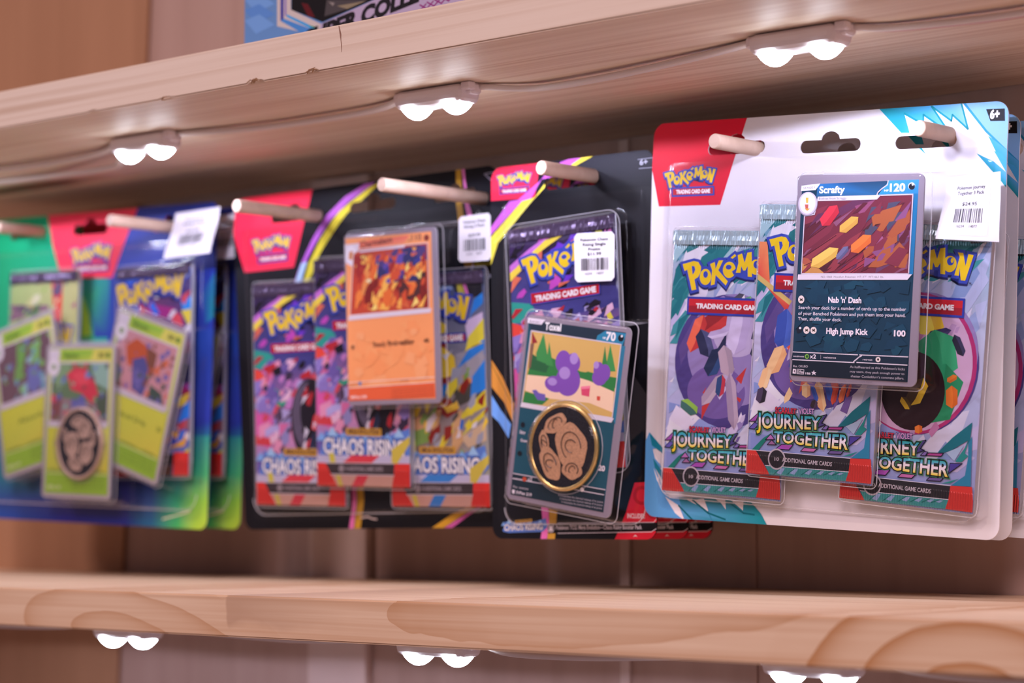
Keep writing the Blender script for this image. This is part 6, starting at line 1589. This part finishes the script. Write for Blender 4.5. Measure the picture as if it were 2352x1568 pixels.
def booster(root, x, y, z, cw, keys, label, gain=1.0, **k):
    o = at(link('booster_pack', BOOST, None, root), x, y, z, cw, **k); o['label'] = label
    me = art_mesh(keys, 'wrapper_print', gain, BOOST_OUT)
    if not me.materials: me.materials.append(M_FOIL)
    link('wrapper_print', me, None, o, (0, 0, .00004))
    ck = 'light' if 'JB0' in keys else 'dark'
    if ck not in CRIMP: CRIMP[ck] = crimp_mesh('wrapper_crimp'); CRIMP[ck].materials.append(plain('crimped_foil_'+ck, (.55, .74, .80) if ck == 'light' else (.10, .07, .13), .25, .45))
    link('wrapper_crimp', CRIMP[ck], None, o, (0, 0, .0007 if ck == 'light' else .0005)); return o
CARD = slab('trading_card', rrect(-31.5, -44, 31.5, 44, 3), -.6, 0.); CARD.materials.append(M_GREY)
CARD_OUT = rrect(-31.5, -44, 31.5, 44, 3)
def card(root, x, y, z, cw, key, label, gain=1.0, **k):
    o = at(link('trading_card', CARD, None, root), x, y, z, cw, **k); o['label'] = label
    me = art_mesh((key,), 'card_face', gain, CARD_OUT)
    if not me.materials: me.materials.append(M_GLOSS)
    link('card_face', me, None, o, (0, 0, .00004)); return o
def coin(root, x, y, z, rad, rim, field, relief, label, seed):
    bm = bmesh.new(); n = 64; prof = [(rad-.4, 0), (rad, .4), (rad, 1.8), (rad-.4, 2.2), (rad-1.5, 2.2), (rad-1.8, 1.8)]
    rg = [[bm.verts.new((r*math.cos(k*2*math.pi/n)/1000, r*math.sin(k*2*math.pi/n)/1000, zz/1000)) for k in range(n)] for r, zz in prof]
    for A, B in zip(rg, rg[1:]):
        for k in range(n): bm.faces.new((A[k], A[(k+1) % n], B[(k+1) % n], B[k]))
    bm.faces.new(rg[0][::-1]); bmesh.ops.recalc_face_normals(bm, faces=bm.faces[:])
    o = at(link('coin', mesh_of('coin', bm, True), rim, root), x, y, z); o['label'] = label
    bm = bmesh.new(); bmesh.ops.create_circle(bm, cap_ends=True, radius=(rad-1.7)/1000, segments=64)
    link('coin_field', mesh_of('coin_field', bm), field, o, (0, 0, .0018))
    # plain raised scrolls and dots instead of the embossed figure
    rnd = random.Random(seed); bm = bmesh.new(); R = rad-2.6
    def plate(P, z):
        P = [(x, y) for x, y in P]
        v = [bm.verts.new((x/1000, y/1000, z/1000)) for x, y in P]
        f = bm.faces.new(v); bmesh.ops.triangulate(bm, faces=[f])
    z = 1.95
    blobs = ((.28, .02, .50, .62, 25), (-.42, -.42, .30, .48, 30), (.30, -.58, .34, .26, -10), (-.25, .62, .40, .22, 25), (-.62, .12, .16, .34, 10)) if seed == 1 else ((-.35, -.05, .34, .42, 0), (.25, .45, .36, .30, 20), (.38, -.30, .34, .36, 0), (-.10, .70, .34, .18, 10), (-.15, -.66, .36, .22, -12), (-.72, .25, .14, .24, 20), (.70, .15, .16, .26, -10))
    for bx, by, a, b, rt in blobs:
        z += .02; c, s = math.cos(math.radians(rt)), math.sin(math.radians(rt)); P = []
        for k in range(28):
            t = k*2*math.pi/28; q = 1+.05*math.sin(5*t+bx*9); x = a*q*math.cos(t); y = b*q*math.sin(t); P.append((R*(bx+x*c-y*s), R*(by+x*s+y*c)))
        plate(P, z)
    link('coin_relief', mesh_of('coin_relief', bm), relief, o)
    bm = bmesh.new(); z = 2.2
    for bx, by, a, b, rt in blobs:
        for kk in range(2):
            q = .62-.3*kk; L_ = []
            for k in range(17):
                t = math.radians(-30+240*k/16); c, s = math.cos(math.radians(rt+40*kk)), math.sin(math.radians(rt+40*kk)); x = a*q*math.cos(t); y = b*q*math.sin(t); L_.append((R*(bx+x*c-y*s)/1000, R*(by+x*s+y*c)/1000, z/1000))
            tube_bm(bm, L_, .00018, 5)
    link('coin_engraving', mesh_of('coin_engraving', bm), M_COINB, o)
    return o
def sticker(root, quad, key, label, peel=None, curl=0.):
    """paper label given by its four corners (TL, TR, BR, BL) in pack millimetres with heights; curl lifts the lower part;
    peel = (u0, v0, u1, v1): the quad is then a sheet of backing paper and the label sits in that part of it"""
    Q = [Vector(q) for q in quad]
    def on(u, v, lift): return (Q[0]*(1-u)+Q[1]*u)*(1-v)+(Q[3]*(1-u)+Q[2]*u)*v+Vector((0, 0, lift+curl*math.sin(math.pi*v*.5)**3))
    def patch(n, lift, r, rect):
        u0, v0, u1, v1 = rect; bm = bmesh.new(); g = [bm.verts.new(on(u0+(u1-u0)*k/n, v0+(v1-v0)*l/n, lift)/1000) for l in range(n+1) for k in range(n+1)]
        for l in range(n):
            for k in range(n):
                a = l*(n+1)+k
                if r and k in (0, n-1) and l in (0, n-1):
                    c = {(0, 0): (a+1, a+n+2, a+n+1), (n-1, 0): (a, a+n+2, a+n+1), (0, n-1): (a, a+1, a+n+2), (n-1, n-1): (a, a+1, a+n+1)}[(k, l)]; bm.faces.new([g[q] for q in c[::-1]])
                else: bm.faces.new([g[q] for q in (a+n+1, a+n+2, a+1, a)])
        return bm
    R = peel or (0, 0, 1, 1)
    if peel:
        o = link('price_sticker', mesh_of('price_sticker', patch(14, 0, False, (0, 0, 1, 1)), True), M_BACKING, root)
        link('paper_label', mesh_of('paper_label', patch(14, .10, True, R), True), M_LABEL, o)
    else: o = link('price_sticker', mesh_of('price_sticker', patch(14, 0, True, R), True), M_LABEL, root)
    o['label'] = label
    a = Art().draw(ART[key]); W_, H_ = 22., 25.; vv = []
    for x, y, z in a.v: vv.append(tuple(on(R[0]+(R[2]-R[0])*(x/W_+.5), R[1]+(R[3]-R[1])*(.5-y/H_), .18+z*.3)))
    a.v = vv; link('sticker_print', a.mesh('sticker_print'), M_STICK, o)
    return o
def copy_tree(o, parent=None):
    c = o.copy(); COL.objects.link(c)
    if parent: c.parent = parent; c.matrix_parent_inverse = o.matrix_parent_inverse.copy()
    for ch in list(o.children): copy_tree(ch, c)
    return c

GP = 'blister packs hanging behind each other'
# ---- white three-booster pack
w = empty('blister_pack', mat=pose(.0892, .8654, 1.1204, .0543, .0179, .0256)); tag(w, 'white and teal blister pack with three boosters and a teal card, frontmost at right', 'blister pack', 'white blister packs')
WB = (72., -.06)
backing(w, 185, 181, ((-45.1, 77.2, 31.5, 5.6, 0), (5.3, 75.8, 31.5, 5.6, 0), (53.5, 75.4, 30, 5.6, 0)), 'W', M_WHITE, WB)
booster(w, -41.6, -19.6, 8, 1.8, ('JB0', 'JB1', 'JB5', 'JB4'), 'left booster with red and lavender art')
booster(w, 55.6, -19.2, 8, 3.2, ('JB0', 'JB3', 'JB5', 'JB4', 'JB6'), 'right booster with green art on a pink disc')
booster(w, 8.3, -10.0, 12, 2.4, ('JB0', 'JB2', 'JB5', 'JB4'), 'middle booster with orange and blue art')
card(w, 34.7, 16.4, 22, 1.4, 'SC', 'dark teal trading card with silver border')
blister(w, -85, 87.5, -87, 71.5, ((1.5, -4, 168, 158, 1, 9, 2.2, 2.0), (-41.6, -19.6, 69, 122, 1.8, 3, 9, 2.2), (55.6, -19.2, 69, 122, 3.2, 3, 9, 2.2), (8.3, -10, 69, 122, 2.4, 3, 13, 2.2), (34.7, 16.4, 67.5, 92.5, 1.4, 4, 22.8, 2.0), (62, 50, 40, 26, 1, 6, 7.5, 6)))
sticker(w, ((70.2, 58.8, 8.5), (94.6, 60.4, 8.5), (96.4, 31.4, 9.5), (69.2, 33.0, 14)), 'STW', 'large price label on peeling backing paper', (.12, .07, .82, .93), 2.)
# ---- narrow black single pack
s1 = empty('blister_pack', mat=pose(-.0521, .8653, 1.1147, -.0018, .0395, .0074)); tag(s1, 'narrow black blister pack with one booster, tilted card and gold rimmed coin, frontmost', 'blister pack', 'narrow black blister packs')
backing(s1, 99.5, 181, ((1.0, 79.7, 33, 6.0, 0),), 'S', M_BLACK, (72.5, -.03))
booster(s1, 3.4, .4, 8, -2.5, ('KB',), 'dark booster with yellow lettering')
card(s1, 12.2, -32.5, 18, 9, 'TX', 'trading card with garden picture, tilted')
coin(s1, 10.8, -47.6, 18.3, 20.5, M_GOLD, M_COINB, M_COPPER, 'gold rimmed coin with copper scrolls', 1)
blister(s1, -46, 48, -86, 72, ((2, -2, 86, 164, 0, 8, 1.8, 2.), (3.4, .4, 71, 124, -2.5, 7, 9.5, 3.), (12.2, -32.5, 69, 94, 9, 4, 19.5, 2.5), (10.8, -47.6, 45, 45, 0, 22.4, 22.5, 2.2)))
sticker(s1, ((10.6, 52.9, 10.2), (34.6, 52.2, 10.2), (34.2, 29.2, 10.2), (10.8, 29.9, 10.2)), 'STS', 'white price label with barcode')
# ---- black three-booster pack
b3 = empty('blister_pack', mat=pose(-.2069, .8782, 1.1188, -.0113, .0568, .0545)); tag(b3, 'black blister pack with three boosters and an orange card, left of the narrow black pack', 'blister pack')
backing(b3, 185, 181, ((-47.5, 77.2, 33, 5.6, 0), (10.0, 77.6, 32, 5.6, 0), (66, 77.6, 28, 5.6, 0)), 'B', M_BLACK, (72.3, -.18))
booster(b3, -40.2, -18.4, 8, 1.6, ('KB',), 'left dark booster with pink and purple art')
booster(b3, 57.2, -20.4, 8, 1.2, ('YB',), 'right booster with yellow and blue art')
booster(b3, 9.4, -9.2, 12, 2., ('KB', 'JB_none') if 'JB_none' in ART else ('KB',), 'middle dark booster, highest of the three')
card(b3, 39, 17, 20, 1., 'CH', 'orange trading card with fiery picture')
blister(b3, -86, 86, -86, 71.8, ((0, -4, 168, 158, 0, 9, 1.8, 2.), (-40.2, -18.4, 69, 122, 1.6, 3, 9, 2.2), (57.2, -20.4, 69, 122, 1.2, 3, 9, 2.2), (9.4, -9.2, 69, 122, 2, 3, 13, 2.2), (39, 17, 67.5, 92.5, 1, 4, 21, 2.5), (60, 50, 48, 28, 1, 5, 9, 2.5)))
sticker(b3, ((77.4, 65.1, 9.9), (98.0, 65.4, 9.9), (97.0, 41.8, 9.9), (75.8, 42.4, 9.9)), 'STB', 'white price label at the right edge')
# ---- green three-booster pack
g3 = empty('blister_pack', mat=pose(-.4097, .8692, 1.1207, .0314, .0021, -.0013)); tag(g3, 'green and blue blister pack with three fanned green cards and a coin, frontmost at left', 'blister pack', 'green blister packs')
backing(g3, 219, 181, ((-81, 80.4, 33, 6, 0), (-19.7, 80.2, 32, 6, 0), (52, 78.8, 31, 6, 0)), 'G', M_BLUE, (72., -.04), ox=-17)
booster(g3, -51, -3, 8, 0, ('GA',), 'left booster with leafy art')
booster(g3, 51, -3, 8, -1.5, ('GB',), 'right booster with blue and pink art')
card(g3, 47.1, -16.9, 15, 15, 'GR', 'right green card, fanned clockwise', .78)
card(g3, -53.5, -16.7, 15, -13, 'GL', 'left green card, fanned the other way', .78)
card(g3, -1.4, -32, 18, .4, 'GC', 'middle green card with a red flower', .78)
coin(g3, 2.6, -44.6, 18.3, 20.5, M_BRONZE, M_COINB, M_BRONZE, 'pale bronze coin with dark scrolls', 2)
blister(g3, -121, 88, -86, 70, ((-17, -6, 204, 150, 0, 9, 1.8, 2.), (-51, -3, 69, 122, 0, 3, 9, 2.2), (51, -3, 69, 122, -1.5, 3, 9, 2.2), (47.1, -16.9, 67, 92, 15, 4, 16, 2.5), (-53.5, -16.7, 67, 92, -13, 4, 16, 2.5), (-1.4, -32, 67.5, 92.5, .4, 4, 19.2, 2.5), (2.6, -44.6, 45, 45, 0, 22.4, 22.5, 2.2)))
sticker(g3, ((66.9, 84.4, 8), (104.6, 86, 8), (104.2, 60.3, 11), (67.2, 58.2, 13)), 'STG', 'bent white price label standing off the corner', (.1, .07, .86, .93), 3.)
# ---- packs hanging behind the front ones
def behind(src, dx, dy, dz, label):
    c = copy_tree(src); c.location = src.location+Vector((dx, dy, dz)); c['label'] = label; return c
behind(g3, -.0005, .0245, 0, 'second green and blue blister pack, in shadow just behind the first green one')
behind(s1, .0, .0235, 0, 'second narrow black blister pack, behind the front one with its red corner showing')
behind(s1, -.0045, .0475, 0, 'third narrow black blister pack, hindmost, only its lower right corner showing')
w2 = behind(w, -.0115, .0290, -.0005, 'second white and teal blister pack, shaded behind the front one at the right edge')
w3 = behind(w, -.0105, .0540, 0, 'third white and teal blister pack, hindmost at the right picture edge')
for p in (w2, w3):                     # these two carry no price label
    for c in [c for c in p.children if c.name.startswith('price_sticker')]:
        for d in list(c.children): bpy.data.objects.remove(d)
        bpy.data.objects.remove(c)

# ------------------------------------------------------------------ boxed set on the upper shelf
bx = empty('boxed_set', (-.0985, .79, 1.2476)); tag(bx, 'light blue boxed card set with slanted banner standing on the upper shelf', 'box')
link('box', mesh_of('box', box_bm(-.104, .130, .0, .075, 0, .30, .0008, 2)), M_BOXBLUE, bx)
a = Art(.05, [(-103.6, .2), (129.6, .2), (129.6, 299.5), (-103.6, 299.5)]).draw(ART['BOX']); o = link('box_print', a.mesh('box_print'), M_PAPER, bx); o.rotation_euler = (math.radians(90), 0, 0)
